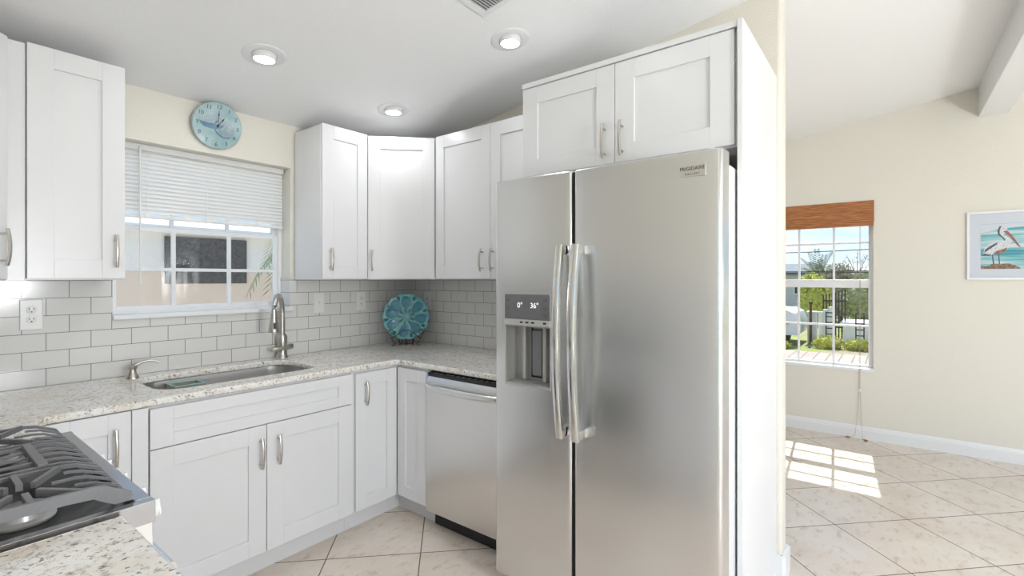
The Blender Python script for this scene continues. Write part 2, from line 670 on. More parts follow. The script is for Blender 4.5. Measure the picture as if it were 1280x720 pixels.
def wall_x(name, x0, x1, ya, yb, holes, material):
    """wall across Y with a gabled top; holes (y0,y1,z0,z1)"""
    b = MB()
    ys = sorted({ya, yb} | {h[0] for h in holes} | {h[1] for h in holes} | ({RIDGE} if ya < RIDGE < yb else set()))
    for p, q in zip(ys, ys[1:]):
        hs = sorted([h for h in holes if h[0] <= p and h[1] >= q], key=lambda h: h[2])
        z = -0.1
        for h in hs:
            b.box(x0, x1, p, q, z, h[2]); z = h[3]
        b.loft([[(x, p, z), (x, q, z), (x, q, ceil_z(q) + 0.02), (x, p, ceil_z(p) + 0.02)] for x in (x0, x1)])
    return struct(b.build(name, material))


KW = (-1.845, -0.962, 1.195, 2.08)          # kitchen window hole
DW = (-2.84, -1.98, 0.60, 2.065)            # dining window hole
LW = [(-5.3, -4.0, 0.35, 2.15)]
wall_y('wall_back', 0.0, 0.2, XL - 0.2, XR + 0.2, [KW], M['wall'], CZ + 0.03)
wall_x('wall_right', XR, XR + 0.2, YB - 0.2, 0.0, [DW] + LW, M['wall'])
wall_x('wall_left', XL - 0.2, XL, YB - 0.2, 0.0, [(-5.3, -3.1, 0.0, 2.2)], M['wall'])
wall_y('wall_front', YB - 0.2, YB, XL - 0.2, XR + 0.2, [(-2.6, -0.1, 0.0, 2.2), (0.2, 2.5, 0.3, 2.2)], M['wall'], ceil_z(YB) + 0.03)
# partition behind the refrigerator, with a soft bullnose end
PE = -2.569
prof = [(0.0, 0.0), (0.0, PE + 0.02)]
for i in range(7):
    a = math.radians(180 + 90 * i / 6)
    prof.append((0.02 + 0.02 * math.cos(a), PE + 0.02 + 0.02 * math.sin(a)))
for i in range(7):
    a = math.radians(270 + 90 * i / 6)
    prof.append((0.095 + 0.02 * math.cos(a), PE + 0.02 + 0.02 * math.sin(a)))
prof += [(0.115, 0.0)]
b = MB()
lo = [b.bm.verts.new((x, y, -0.05)) for x, y in prof]
hi = [b.bm.verts.new((x, y, ceil_z(y) + 0.02)) for x, y in prof]
for i in range(len(prof)):
    j = (i + 1) % len(prof)
    b.bm.faces.new((lo[i], lo[j], hi[j], hi[i]))
b.bm.faces.new(hi); b.bm.faces.new(lo[::-1])
struct(b.build('wall_partition', M['wall_rough'], None, True))
# ridge beam
struct(MB().box(XL - 0.1, XR + 0.05, -3.665, -3.497, 2.645, ceil_z(RIDGE) + 0.05, 0.004).build('trim_1', M['white']))


def baseboard(name, p, q, n, h=0.11):
    """moulded board from p to q, n = direction into the room"""
    p, q, n = Vector((*p, 0)), Vector((*q, 0)), Vector((*n, 0))
    pr = [(0, 0), (0.016, 0), (0.016, h * 0.70), (0.012, h * 0.74), (0.012, h * 0.80), (0.008, h * 0.90), (0.004, h), (0, h)]
    return struct(MB().loft([[c + n * a + Vector((0, 0, z)) for a, z in pr] for c in (p, q)]).build(name, M['white']))


baseboard('baseboard_right', (XR, YB), (XR, 0.0), (-1, 0))
baseboard('baseboard_back', (0.115, 0), (XR, 0), (0, -1))
b = MB()
pr = [(-0.0005, PE + 0.03), (-0.015, PE + 0.03), (-0.015, PE - 0.003), (-0.004, PE - 0.016), (0.119, PE - 0.016), (0.131, PE - 0.004), (0.131, -0.02), (0.1155, -0.02), (0.1155, PE - 0.0005), (-0.0005, PE - 0.0005)]
b.loft([[(x, y, 0) for x, y in pr], [(x, y, 0.10) for x, y in pr], [(x * 0.97, y, 0.122) for x, y in pr]])
struct(b.build('baseboard_partition', M['white']))

# tiled splashback (a 9 mm skin on the walls, wrapping into the window reveal)
TB, TT = 0.914, 1.383
b = MB()
b.box(XL, KW[0], -0.009, 0, TB, TT)
b.box(KW[0], KW[1], -0.009, 0, TB, KW[2] - 0.004)
b.box(KW[1], 0, -0.009, 0, TB, TT)
b.box(KW[1] - 0.009, KW[1], -0.009, 0.105, KW[2] + 0.01, 1.40)
struct(b.build('trim_2', M['tile_x']))
struct(MB().box(-0.009, 0, -1.56, -0.009, TB, TT).build('trim_3', M['tile_y']))
struct(MB().box(XL, XL + 0.009, -2.5, -0.009, TB, TT).build('trim_4', M['tile_y']))

# ------------------------------------------------------------------ windows
W1 = sthing('window_1')
x0, x1, z0, z1 = KW
MR = 1.665                                   # meeting rail


def frame_y(b, xa, xb, za, zb, y0, y1, w, bev=0.002):
    b.box(xa, xa + w, y0, y1, za, zb, bev)
    b.box(xb - w, xb, y0, y1, za, zb, bev)
    b.box(xa + w, xb - w, y0, y1, zb - w, zb, bev)
    b.box(xa + w, xb - w, y0, y1, za, za + w, bev)


b = MB(); frame_y(b, x0, x1, z0 + 0.012, z1, 0.105, 0.18, 0.022); b.build('window_frame', M['white'], W1)
b = MB(); frame_y(b, x0 + 0.022, x1 - 0.022, z0 + 0.03, MR, 0.118, 0.142, 0.022)
for xm in (-1.551, -1.268):
    b.box(xm - 0.010, xm + 0.010, 0.120, 0.136, z0 + 0.03, MR - 0.01, 0.002)
b.box(x0 + 0.03, x1 - 0.03, 0.1207, 0.1353, 1.429, 1.447, 0.002)
b.build('lower_sash', M['white'], W1)
b = MB(); frame_y(b, x0 + 0.022, x1 - 0.022, MR - 0.02, z1 - 0.02, 0.146, 0.168, 0.025)
for xm in (-1.551, -1.268):
    b.box(xm - 0.010, xm + 0.010, 0.148, 0.164, MR, z1 - 0.03, 0.002)
b.box(x0 + 0.03, x1 - 0.03, 0.1487, 0.1633, 1.852, 1.870, 0.002)
b.build('upper_sash', M['white'], W1)
MB().box(x0 + 0.03, x1 - 0.03, 0.126, 0.130, z0 + 0.04, MR - 0.01).build('pane', M['glass'], W1)
MB().box(x0 + 0.03, x1 - 0.03, 0.155, 0.158, MR, z1 - 0.03).build('pane', M['glass'], W1)
b = MB(); b.box(x0, x1 + 0.012, -0.020, 0.0, z0 - 0.006, z0 + 0.018, 0.004); b.box(x0, x1, 0, 0.108, z0 - 0.003, z0 + 0.016, 0.002)
b.build('window_sill', M['white'], W1)

W2 = sthing('window_2')
y0, y1, z0, z1 = DW


def frame_x(b, ya, yb, za, zb, xa, xb, w, bev=0.002):
    b.box(xa, xb, ya, ya + w, za, zb, bev)
    b.box(xa, xb, yb - w, yb, za, zb, bev)
    b.box(xa, xb, ya + w, yb - w, zb - w, zb, bev)
    b.box(xa, xb, ya + w, yb - w, za, za + w, bev)


MR2 = 1.345
b = MB(); frame_x(b, y0, y1, z0, z1, 2.745, 2.84, 0.018); b.build('window_frame', M['white'], W2)
b = MB(); frame_x(b, y0 + 0.014, y1 - 0.014, z0 + 0.012, MR2 + 0.035, 2.755, 2.78, 0.022)
for ym in (-2.549, -2.275):
    b.box(2.757, 2.774, ym - 0.009, ym + 0.009, z0 + 0.02, MR2, 0.002)
b.box(2.7577, 2.7733, y0 + 0.02, y1 - 0.02, 0.963, 0.981, 0.002)
b.box(2.752, 2.781, y0 + 0.016, y1 - 0.016, MR2 - 0.036, MR2 + 0.036, 0.003)
b.build('lower_sash', M['white'], W2)
b = MB(); frame_x(b, y0 + 0.014, y1 - 0.014, MR2 - 0.035, z1 - 0.012, 2.785, 2.81, 0.022)
for ym in (-2.549, -2.275):
    b.box(2.787, 2.804, ym - 0.009, ym + 0.009, MR2, z1 - 0.02, 0.002)
b.box(2.7877, 2.8033, y0 + 0.02, y1 - 0.02, 1.70, 1.718, 0.002)
b.build('upper_sash', M['white'], W2)
MB().box(2.763, 2.767, y0 + 0.02, y1 - 0.02, z0 + 0.02, MR2).build('pane', M['glass'], W2)
MB().box(2.793, 2.797, y0 + 0.02, y1 - 0.02, MR2, z1 - 0.02).build('pane', M['glass'], W2)
MB().box(2.688, 2.75, y0 - 0.008, y1 + 0.008, z0 - 0.018, z0 + 0.012, 0.003).build('window_sill', M['white'], W2)

# openings added to the unseen great room to let in more daylight
W3 = sthing('added_window_3')
b = MB(); frame_x(b, -5.3, -4.0, 0.35, 2.15, 2.75, 2.82, 0.05); b.box(2.76, 2.81, -4.68, -4.62, 0.4, 2.1); b.build('window_frame', M['white'], W3)
MB().box(2.78, 2.784, -5.27, -4.03, 0.38, 2.12).build('pane', M['glass'], W3)
D1 = sthing('added_door_1')
b = MB(); frame_y(b, -2.6, -0.1, 0.0, 2.2, YB - 0.14, YB - 0.06, 0.05); b.box(-1.39, -1.31, YB - 0.13, YB - 0.07, 0.05, 2.15); b.build('door_frame', M['white'], D1)
MB().box(-2.57, -0.13, YB - 0.104, YB - 0.1, 0.03, 2.17).build('pane', M['glass'], D1)
W4 = sthing('added_window_4')
b = MB(); frame_y(b, 0.2, 2.5, 0.3, 2.2, YB - 0.14, YB - 0.06, 0.05); b.box(1.32, 1.38, YB - 0.13, YB - 0.07, 0.35, 2.15); b.build('window_frame', M['white'], W4)
MB().box(0.23, 2.47, YB - 0.104, YB - 0.1, 0.33, 2.17).build('pane', M['glass'], W4)
D2 = sthing('added_door_2')
b = MB(); frame_x(b, -5.3, -3.1, 0.0, 2.2, XL - 0.14, XL - 0.06, 0.05); b.box(XL - 0.13, XL - 0.07, -4.24, -4.16, 0.05, 2.15); b.build('door_frame', M['white'], D2)
MB().box(XL - 0.104, XL - 0.1, -5.27, -3.13, 0.03, 2.17).build('pane', M['glass'], D2)

# ------------------------------------------------------------------ cabinets


def shaker(parent, m, w, h, stile=0.08, rail=0.08, t=0.02, name='door'):
    """shaker door, local x 0..w, z 0..h, back face y=0, front y=-t"""
    b = MB()
    bv = 0.0011
    b.box(0, stile, -t, 0, 0, h, bv, m, 1)
    b.box(w - stile, w, -t, 0, 0, h, bv, m, 1)
    b.box(stile, w - stile, -t, 0, h - rail, h, bv, m, 1)
    b.box(stile, w - stile, -t, 0, 0, rail, bv, m, 1)
    b.box(stile - 0.004, w - stile + 0.004, -t + 0.0085, -0.004, rail - 0.004, h - rail + 0.004, 0, m)
    return b.build(name, M['cabinet'], parent)


def pull(parent, m, L=0.145):
    """bowed bar pull standing on z, centred on the origin, sticking out to -y"""
    b = MB()
    n = 14
    pts, sec = [], []
    for i in range(n + 1):
        s = -1 + 2 * i / n
        pts.append((0, -0.026 - 0.010 * (1 - s * s), s * L / 2))
    loops = [[(p[0] + a, p[1] + c, p[2]) for a, c in ((-0.0055, -0.003), (-0.0035, -0.0045), (0.0035, -0.0045), (0.0055, -0.003), (0.0055, 0.003), (-0.0055, 0.003))] for p in pts]
    b.loft(loops, True, True, True, m)
    for s in (-1, 1):
        b.tube([(0, 0, s * L * 0.36), (0, -0.031, s * L * 0.36)], 0.0045, 10, m)
    return b.build('handle', M['nickel'], parent, True)


def carcass(parent, x0, x1, d, z0, z1, toe=0.0):
    b = MB()
    b.box(x0, x1, -d, -0.012 if z1 > 1 else -0.025, z0, z1, 0.001, None, 1)
    o = b.build('carcass', M['cabinet'], parent)
    if toe:
        MB().box(x0, x1, -0.585, -0.02, 0.0, z0, 0.0).build('toe_kick', M['toe'], parent)
    return o


Q = -PI / 2                                    # right wall: local x -> -Y, local -y -> -X
BZ0, BZ1 = 0.11, 0.884
UZ0, UZ1 = 1.383, 2.306
g = 0.0015

# -- window wall, base
c = thing('sink_base_cabinet', 'white double-door base cabinet under the sink with a wide false drawer front', 'cabinet', (-1.878, 0, 0))
b = MB()
b.box(0.001, 0.019, -0.64, -0.025, BZ0, BZ1); b.box(0.895, 0.914, -0.64, -0.025, BZ0, BZ1)
b.box(0.019, 0.895, -0.64, -0.025, BZ0, BZ0 + 0.018); b.box(0.019, 0.895, -0.04, -0.025, BZ0, BZ1)
b.box(0.019, 0.895, -0.64, -0.62, 0.845, BZ1); b.box(0.019, 0.895, -0.64, -0.62, 0.69, 0.73)
b.build('carcass', M['cabinet'], c)
MB().box(0.001, 0.914, -0.585, -0.03, 0.0, BZ0 - 0.001).build('toe_kick', M['toe'], c)
shaker(c, T((0.002, -0.640, 0.712)), 0.910, 0.160, 0.08, 0.052, name='drawer_front')
for i, (xa, hx) in enumerate(((0.002, 0.426), (0.4585, 0.507))):
    d = shaker(c, T((xa, -0.640, 0.116)), 0.4535, 0.592)
    pull(d, T((hx, -0.660, 0.583)), 0.14)

c = thing('corner_base_cabinet', 'white L-shaped base cabinet in the corner between sink base and dishwasher', 'cabinet', (0, 0, 0))
b = MB()
b.prism([(-0.963, -0.025), (-0.963, -0.64), (-0.64, -0.64), (-0.64, -0.913), (-0.025, -0.913), (-0.025, -0.025)], BZ0, BZ1)
b.build('carcass', M['cabinet'], c)
b = MB()
b.prism([(-0.963, -0.02), (-0.963, -0.585), (-0.585, -0.585), (-0.585, -0.913), (-0.02, -0.913), (-0.02, -0.02)], 0, BZ0)
b.build('toe_kick', M['toe'], c)
d = shaker(c, T((-0.940, -0.640, 0.116)), 0.277, 0.752, 0.07, 0.07)
pull(d, T((-0.884, -0.660, 0.757)), 0.13)
shaker(c, T((-0.640, -0.6635, 0.116)) @ R(Q, 'Z'), 0.246, 0.752, 0.07, 0.07)

c = thing('left_corner_base_cabinet', 'white base cabinet behind the gas range, its single narrow door left of the sink base', 'cabinet', (0, 0, 0))
b = MB()
b.prism([(-1.880, -0.025), (-1.880, -0.64), (-2.21, -0.64), (-2.21, -0.955), (XL + 0.025, -0.955), (XL + 0.025, -0.025)], BZ0, BZ1)
b.build('carcass', M['cabinet'], c)
b = MB()
b.prism([(-1.880, -0.02), (-1.880, -0.585), (-2.265, -0.585), (-2.265, -0.955), (XL + 0.02, -0.955), (XL + 0.02, -0.02)], 0, BZ0)
b.build('toe_kick', M['toe'], c)
d = shaker(c, T((-2.186, -0.640, 0.116)), 0.249, 0.765, 0.07, 0.075)
pull(d, T((-1.988, -0.660, 0.755)), 0.14)
shaker(c, T((-2.21, -0.913, 0.116)) @ R(PI / 2, 'Z'), 0.246, 0.765, 0.07, 0.075)
MB().box(-1.934, -1.882, -0.66, -0.64, 0.112, 0.882, 0.001, None, 1).build('filler_strip', M['cabinet'], c)

# near run beside the range (mostly below the frame)
c = thing('near_base_cabinet', 'white base cabinet under the near granite counter beside the gas range', 'cabinet', (XL, -2.52, 0), PI / 2)
carcass(c, 0.0, 0.782, 0.58, BZ0, BZ1, 0)
MB().box(0, 0.782, -0.53, -0.02, 0, BZ0).build('toe_kick', M['toe'], c)
for xa, hx in ((0.002, 0.35), (0.393, 0.432)):
    d = shaker(c, T((xa, -0.58, 0.116)), 0.387, 0.76)
    pull(d, T((hx, -0.60, 0.74)), 0.14)

# -- upper cabinets
c = thing('upper_cabinet', 'white single-door wall cabinet left of the kitchen window', 'cabinet', (-2.183, 0, 0))
carcass(c, 0.0, 0.310, 0.305, UZ0, UZ1 - 0.008)
d = shaker(c, T((0.003, -0.306, UZ0 + 0.006)), 0.306, 0.917, 0.078, 0.08)
pull(d, T((0.275, -0.326, 1.506)), 0.14)
MB().box(-0.055, -0.001, -0.318, -0.0, UZ0 - 0.002, UZ1 - 0.006, 0.001, None, 1).build('filler_strip', M['cabinet'], c)

c = thing('upper_corner_cabinet', 'white diagonal wall cabinet cut off by the left edge of the photo', 'cabinet', (0, 0, 0))
b = MB()
b.prism([(-2.2395, -0.025), (-2.2395, -0.312), (-2.537, -0.6105), (XL + 0.025, -0.6105), (XL + 0.025, -0.025)], UZ0 - 0.002, UZ1 - 0.004)
b.build('carcass', M['cabinet'], c)
mm = T((-2.5365, -0.6105, UZ0)) @ R(PI / 4, 'Z')
d = shaker(c, mm @ T((0.004, 0, 0.004)), 0.405, 0.915, 0.07, 0.08)
pull(d, mm @ T((0.375, -0.02, 0.123)), 0.14)

c = thing('upper_cabinet', 'white single-door wall cabinet just right of the kitchen window', 'cabinet', (-0.922, 0, 0))
carcass(c, -0.018, 0.296, 0.305, UZ0, UZ1 - 0.004)
d = shaker(c, T((-0.016, -0.306, UZ0 + 0.006)), 0.312, 0.917, 0.072, 0.08)
pull(d, T((0.030, -0.326, 1.505)), 0.135)

c = thing('upper_corner_cabinet', 'white diagonal wall cabinet in the corner above the turquoise plate', 'cabinet', (0, 0, 0))
b = MB()
b.prism([(-0.622, -0.025), (-0.622, -0.310), (-0.310, -0.622), (-0.025, -0.622), (-0.025, -0.025)], UZ0, UZ1 - 0.004)
b.build('carcass', M['cabinet'], c)
mm = T((-0.6225, -0.3105, UZ0)) @ R(-PI / 4, 'Z')
d = shaker(c, mm @ T((0.012, -0.001, 0.006)), 0.418, 0.910, 0.075, 0.08)
pull(d, mm @ T((0.045, -0.021, 0.122)), 0.135)

c = thing('upper_cabinet', 'white double-door wall cabinet between the corner cabinet and the refrigerator', 'cabinet', (0, -0.624, 0), Q)
carcass(c, 0.0, 0.915, 0.305, UZ0, UZ1 - 0.004)
for xa, hx in ((0.010, 0.415), (0.4745, 0.497)):
    d = shaker(c, T((xa, -0.306, UZ0 + 0.006)), 0.4615 if xa < 0.1 else 0.440, 0.917, 0.072, 0.08)
    pull(d, T((hx, -0.326, 1.500)), 0.135)

c = thing('over_fridge_cabinet', 'deep white double-door cabinet above the refrigerator', 'cabinet', (0, -1.564, 0), Q)
carcass(c, 0.0, 0.963, 0.615, 1.868, 2.302)
MB().box(0.0, 0.963, -0.640, -0.610, 2.296, 2.318, 0.001, None, 1).build('top_rail', M['cabinet'], c)
for xa, w, hx in ((0.002, 0.479, 0.438), (0.484, 0.468, 0.518)):
    d = shaker(c, T((xa, -0.616, 1.874)), w, 0.418, 0.085, 0.078)
    pull(d, T((hx, -0.636, 1.97)), 0.145)

o = MB().box(-0.648, -0.001, -2.547, -2.529, 0.0, 2.318, 0.001, None, 1).build('end_panel', M['cabinet'])
tag(o, 'tall white end panel standing on the floor right of the refrigerator', 'panel')

# ------------------------------------------------------------------ counters and sink
SK = (-1.80, -1.075, -0.535, -0.125)            # sink opening
OV = 0.668
fil = []
for i in range(6):
    a = math.radians(90 - 90 * i / 5)
    fil.append((-OV - 0.03 + 0.03 * math.cos(a) , -OV - 0.03 + 0.03 * math.sin(a)))
outer = [(XL + 0.001, -0.010), (XL + 0.001, -0.958), (-2.205, -0.958), (-2.205, -0.70), (-2.175, -OV)]
outer += fil + [(-OV, -1.545), (-0.010, -1.545), (-0.010, -0.010)]
hole = rrect(SK[0], SK[1], SK[2], SK[3], 0.10, 6)
ct = link('countertop', curve_plate([outer, hole], 0.8845, 0.914, 0.008), M['granite'], None, True)
tag(ct, 'long speckled granite worktop with the sink cut into it, turning the corner', 'countertop')
ct = link('countertop', curve_plate([[(XL + 0.001, -1.742), (XL + 0.001, -2.54), (-2.222, -2.54), (-2.222, -1.742)]], 0.8845, 0.914, 0.008), M['granite'], None, True)
tag(ct, 'speckled granite worktop in the near left corner beside the gas range', 'countertop')

sk = thing('kitchen_sink', 'stainless undermount sink bowl below the window', 'sink', (0, 0, 0))
b = MB()
lps = []
for off, z, r in ((0.020, 0.8835, 0.10), (-0.002, 0.8835, 0.10), (-0.004, 0.86, 0.095), (-0.012, 0.72, 0.085), (-0.03, 0.695, 0.07), (-0.06, 0.688, 0.05)):
    lps.append([(x, y, z) for x, y in rrect(SK[0] - off, SK[1] + off, SK[2] - off, SK[3] + off, r, 6)])
for off, z, r in ((-0.06, 0.684, 0.05), (-0.03, 0.690, 0.07), (-0.008, 0.718, 0.085), (0.0, 0.86, 0.095), (0.004, 0.8805, 0.10), (0.020, 0.8805, 0.10)):
    lps.append([(x, y, z) for x, y in rrect(SK[0] - off, SK[1] + off, SK[2] - off, SK[3] + off, r, 6)])
b.loft(lps, True, False, False)
n = len(lps[0])
b.bm.verts.ensure_lookup_table()
b.bm.faces.new([b.bm.verts[5 * n + i] for i in range(n)])
b.bm.faces.new([b.bm.verts[6 * n + i] for i in range(n)])
b.build('bowl', M['sink'], sk, True)
MB().lathe([(0.045, 0), (0.045, 0.004), (0.036, 0.004), (0.030, -0.001), (0.005, -0.001)], (-1.44, -0.33, 0.6885), 24).build('drain', M['chrome'], sk, True)

cd = thing('sponge_caddy', 'small open tan caddy with an aqua rim inside the sink', 'caddy', (-1.600, -0.205, 0.6885))
b = MB()
for q in ((-0.065, -0.061, -0.06, 0.06), (0.061, 0.065, -0.06, 0.06), (-0.061, 0.061, -0.06, -0.056), (-0.061, 0.061, 0.056, 0.06)):
    b.box(*q, 0.0, 0.178)
b.box(-0.065, 0.065, -0.06, 0.06, 0, 0.005)
b.build('basket', M['tan'], cd)
b = MB()
for q in ((-0.067, -0.059, -0.062, 0.062), (0.059, 0.067, -0.062, 0.062), (-0.059, 0.059, -0.062, -0.054), (-0.059, 0.059, 0.054, 0.062)):
    b.box(*q, 0.178, 0.185, 0.001)
b.build('rim', M['aqua'], cd)

# faucet
fx, fy = -1.045, -0.062
f = thing('faucet', 'brushed nickel gooseneck pull-down faucet behind the sink', 'faucet', (fx, fy, 0.914))
MB().lathe([(0.0335, 0), (0.0335, 0.006), (0.029, 0.012), (0.0265, 0.03), (0.0255, 0.06), (0.027, 0.09), (0.028, 0.125), (0.024, 0.137), (0.017, 0.143)], n=28).build('body', M['nickel'], f, True)
dv = Vector((-0.125, -0.152, 0)).normalized()
pts = [Vector((0, 0, 0.135)), Vector((0, 0, 0.20)), Vector((0, 0, 0.276))]
for i in range(1, 15):
    a = PI * i / 14
    pts.append(dv * (0.098 - 0.098 * math.cos(a)) + Vector((0, 0, 0.276 + 0.100 * math.sin(a))))
MB().tube(pts, 0.0145, 16).build('spout', M['nickel'], f, True)
hp = dv * 0.196
tip = hp + dv * 0.006
b = MB()
b.tube([hp + Vector((0, 0, 0.278)), hp + Vector((0, 0, 0.262)), hp + Vector((0, 0, 0.258)), tip + Vector((0, 0, 0.215)), tip + Vector((0, 0, 0.178)), tip + Vector((0, 0, 0.172))], [0.0165, 0.0175, 0.0175, 0.023, 0.0295, 0.028], 20)
sh = b.build('spray_head', M['nickel'], f, True)
sd = Vector((dv.y, -dv.x, 0))
cdir = (Vector((-2.5188 - fx, -2.9648 - fy, 0)) - tip).normalized()
MB().box(-0.0065, 0.0065, -0.0275, -0.016, 0.192, 0.228, 0.002, T(tip) @ R(math.atan2(cdir.y, cdir.x) + PI / 2 + 0.25, 'Z')).build('spray_button', M['black'], sh)
b = MB()
b.tube([(-0.074, -0.028, 0.056), (-0.069, -0.027, 0.056), (-0.03, -0.022, 0.058), (0.02, -0.014, 0.062), (0.054, -0.010, 0.065), (0.060, -0.010, 0.065)], [0.012, 0.0155, 0.0155, 0.0165, 0.0175, 0.013], 16)
b.build('lever', M['nickel'], f, True)

sd_ = thing('soap_dispenser', 'brushed nickel soap dispenser pump left of the sink', 'dispenser', (-1.792, -0.105, 0.914))
MB().lathe([(0.027, 0), (0.027, 0.006), (0.020, 0.016), (0.0155, 0.032), (0.014, 0.040), (0.019, 0.046), (0.020, 0.056), (0.015, 0.060)], n=24).build('base', M['nickel'], sd_, True)
MB().tube([(0, 0, 0.052), (0.018, -0.004, 0.066), (0.04, -0.01, 0.076), (0.066, -0.016, 0.078), (0.088, -0.022, 0.072), (0.102, -0.026, 0.064)], [0.010, 0.0085, 0.0065, 0.0055, 0.0048, 0.0045], 12).build('nozzle', M['nickel'], sd_, True)

# ------------------------------------------------------------------ gas range (local x -> +Y, local -y -> +X)
RG = thing('gas_range', 'stainless gas range with black cast-iron grates by the left edge', 'range', (XL, -1.728, 0), PI / 2)
RD = 0.686
MB().box(0.001, 0.761, -0.64, -0.02, 0.02, 0.885, 0.003).build('body', M['black'], RG)
b = MB()
# rolled stainless rim of the cooktop
rim = [(0.0, RD), (0.0, 0.03)]
b.box(0.0, 0.022, -RD, -0.03, 0.872, 0.918, 0.0006)
b.box(0.740, 0.762, -RD, -0.03, 0.872, 0.918, 0.0006)
b.box(0.02, 0.742, -RD, -RD + 0.034, 0.876, 0.920, 0.006)
b.box(0.02, 0.742, -0.09, -0.03, 0.868, 0.935, 0.006)
b.build('cooktop_rim', M['rim'], RG)
MB().box(0.020, 0.742, -RD + 0.030, -0.085, 0.870, 0.905, 0.004).build('cooktop_tray', M['enamel'], RG)
cp = MB()
cp.loft([[(x, -0.64, 0.79), (x, -0.682, 0.79), (x, -0.680, 0.876), (x, -0.64, 0.876)] for x in (0.002, 0.760)])
cp.build('control_panel', M['steel'], RG)
for kx in (0.083, 0.180, 0.325, 0.468, 0.540):
    k = MB()
    mk = T((kx, -0.679, 0.866)) @ R(math.radians(84), 'X')
    k.lathe([(0.023, 0), (0.023, 0.010), (0.021, 0.014), (0.0205, 0.030), (0.0185, 0.034), (0.002, 0.034)], n=24, m=mk)
    k.box(-0.004, 0.004, -0.018, 0.018, 0.032, 0.040, 0.001, mk)
    k.build('knob', M['plastic'], RG, True)
od = MB().box(0.004, 0.758, -0.684, -0.642, 0.22, 0.78, 0.006).build('oven_door', M['steel'], RG)
MB().box(0.12, 0.642, -0.693, -0.688, 0.34, 0.66, 0.001).build('oven_glass', M['enamel'], od)
b = MB()
b.tube([(0.05, -0.728, 0.735), (0.712, -0.728, 0.735)], 0.013, 16)
for q in (0.08, 0.682):
    b.tube([(q, -0.68, 0.735), (q, -0.728, 0.735)], 0.009, 12)
b.build('oven_handle', M['chrome'], od, True)
MB().box(0.004, 0.758, -0.688, -0.642, 0.05, 0.212, 0.006).build('warming_drawer', M['steel'], RG)
for lx, ly in ((0.03, -0.6), (0.73, -0.6), (0.03, -0.08), (0.73, -0.08)):
    MB().tube([(lx, ly, 0.0), (lx, ly, 0.024)], 0.016, 12).build('foot', M['black'], RG)
# burners
for lx, ly, r in ((0.135, -0.500, 0.040), (0.135, -0.215, 0.038), (0.381, -0.355, 0.042), (0.627, -0.500, 0.042), (0.627, -0.215, 0.036)):
    bu = MB().lathe([(r * 1.25, 0), (r * 1.3, 0.006), (r * 0.95, 0.010), (r * 0.9, 0.020)], (lx, ly, 0.904), 28).build('burner', M['grey_plastic'], RG, True)
    MB().lathe([(r * 0.5, 0), (r, 0.0), (r, 0.006), (r * 0.92, 0.009), (0.004, 0.010)], (lx, ly, 0.9245), 28).build('burner_cap', M['iron'], bu, True)

# grates: front-to-back bars that dip at the front, with cross bars and fingers
GZ = 0.962


def dip(b, x, y_front, y_back, w=0.008, h=0.005, front=True, tilt=0.0):
    """one bar along y at local x; the front end bends down to the tray"""
    if front:
        pts = [(x, y_front, 0.921), (x, y_front + 0.012, 0.940), (x, y_front + 0.052, GZ - 0.004), (x, y_front + 0.075, GZ), (x, y_back, GZ)]
    else:
        pts = [(x, y_front, GZ), (x, y_back, GZ)]
    for p, q in zip(pts, pts[1:]):
        b.bar(p, q, w, h)


for gi, (xa, cx) in enumerate(((0.030, 0.135), (0.268, 0.381), (0.506, 0.627))):
    b = MB()
    xs = [xa + 0.008 + 0.0525 * i for i in range(5)]
    yf, yb = -0.655, -0.095
    # outer rails, thick walls with an arched foot
    for k, x in enumerate((xs[0], xs[4])):
        if not (gi == 0 and k == 0):
            dip(b, x, yf, yb, 0.011, 0.007)
            continue
        loops = []
        th_ = 0.947 if (gi == 0 and k == 0) else 0.958
        for y, zt, zb in ((yf, 0.936, 0.9215), (yf + 0.012, 0.945, 0.9215), (yf + 0.03, 0.954, 0.9215), (yf + 0.048, GZ + 0.003, 0.932), (yf + 0.065, GZ + 0.006, th_ - 0.003), (yf + 0.11, GZ + 0.006, th_),
                          (yb - 0.065, GZ + 0.006, th_), (yb - 0.03, GZ + 0.004, 0.9215), (yb, 0.945, 0.9215)):
            loops.append([(x - 0.007, y, zb), (x + 0.007, y, zb), (x + 0.005, y, zt), (x - 0.005, y, zt)])
        b.loft(loops)
    # cross bars along x
    b.box(xs[0], xs[4], -0.372, -0.360, 0.945, GZ + 0.004, 0.002)
    b.box(xs[0], xs[4], yb - 0.008, yb + 0.004, 0.930, GZ, 0.002)
    if gi == 1:
        for x in xs[1:4]:
            dip(b, x, yf, yb)
        b.box(xs[0], xs[4], -0.560, -0.542, 0.952, GZ + 0.009, 0.002)
        b.box(xs[0], xs[4], -0.22, -0.205, 0.952, GZ + 0.009, 0.002)
    else:
        for by in (-0.500, -0.215):
            # diagonal fingers round the burner
            for ang in (38, 142, 218, 322):
                a = math.radians(ang)
                ex = max(xs[0], min(xs[4], cx + 0.13 * math.cos(a)))
                b.bar((cx + 0.032 * math.cos(a), by + 0.032 * math.sin(a), GZ + 0.001), (ex, by + 0.115 * math.sin(a), GZ + 0.001), 0.009, 0.013)
            b.bar((xs[0], by, GZ), (cx - 0.032, by, GZ), 0.011, 0.014)
            b.bar((cx + 0.032, by, GZ), (xs[4], by, GZ), 0.011, 0.014)
        for i in (1, 2, 3):
            ye = -0.572 if i != 2 else -0.545
            dip(b, xs[i], yf, ye)
            dip(b, xs[i], -0.435, -0.28, front=False)
            dip(b, xs[i], -0.15, yb, front=False)
    b.build('grate', M['iron'], RG)

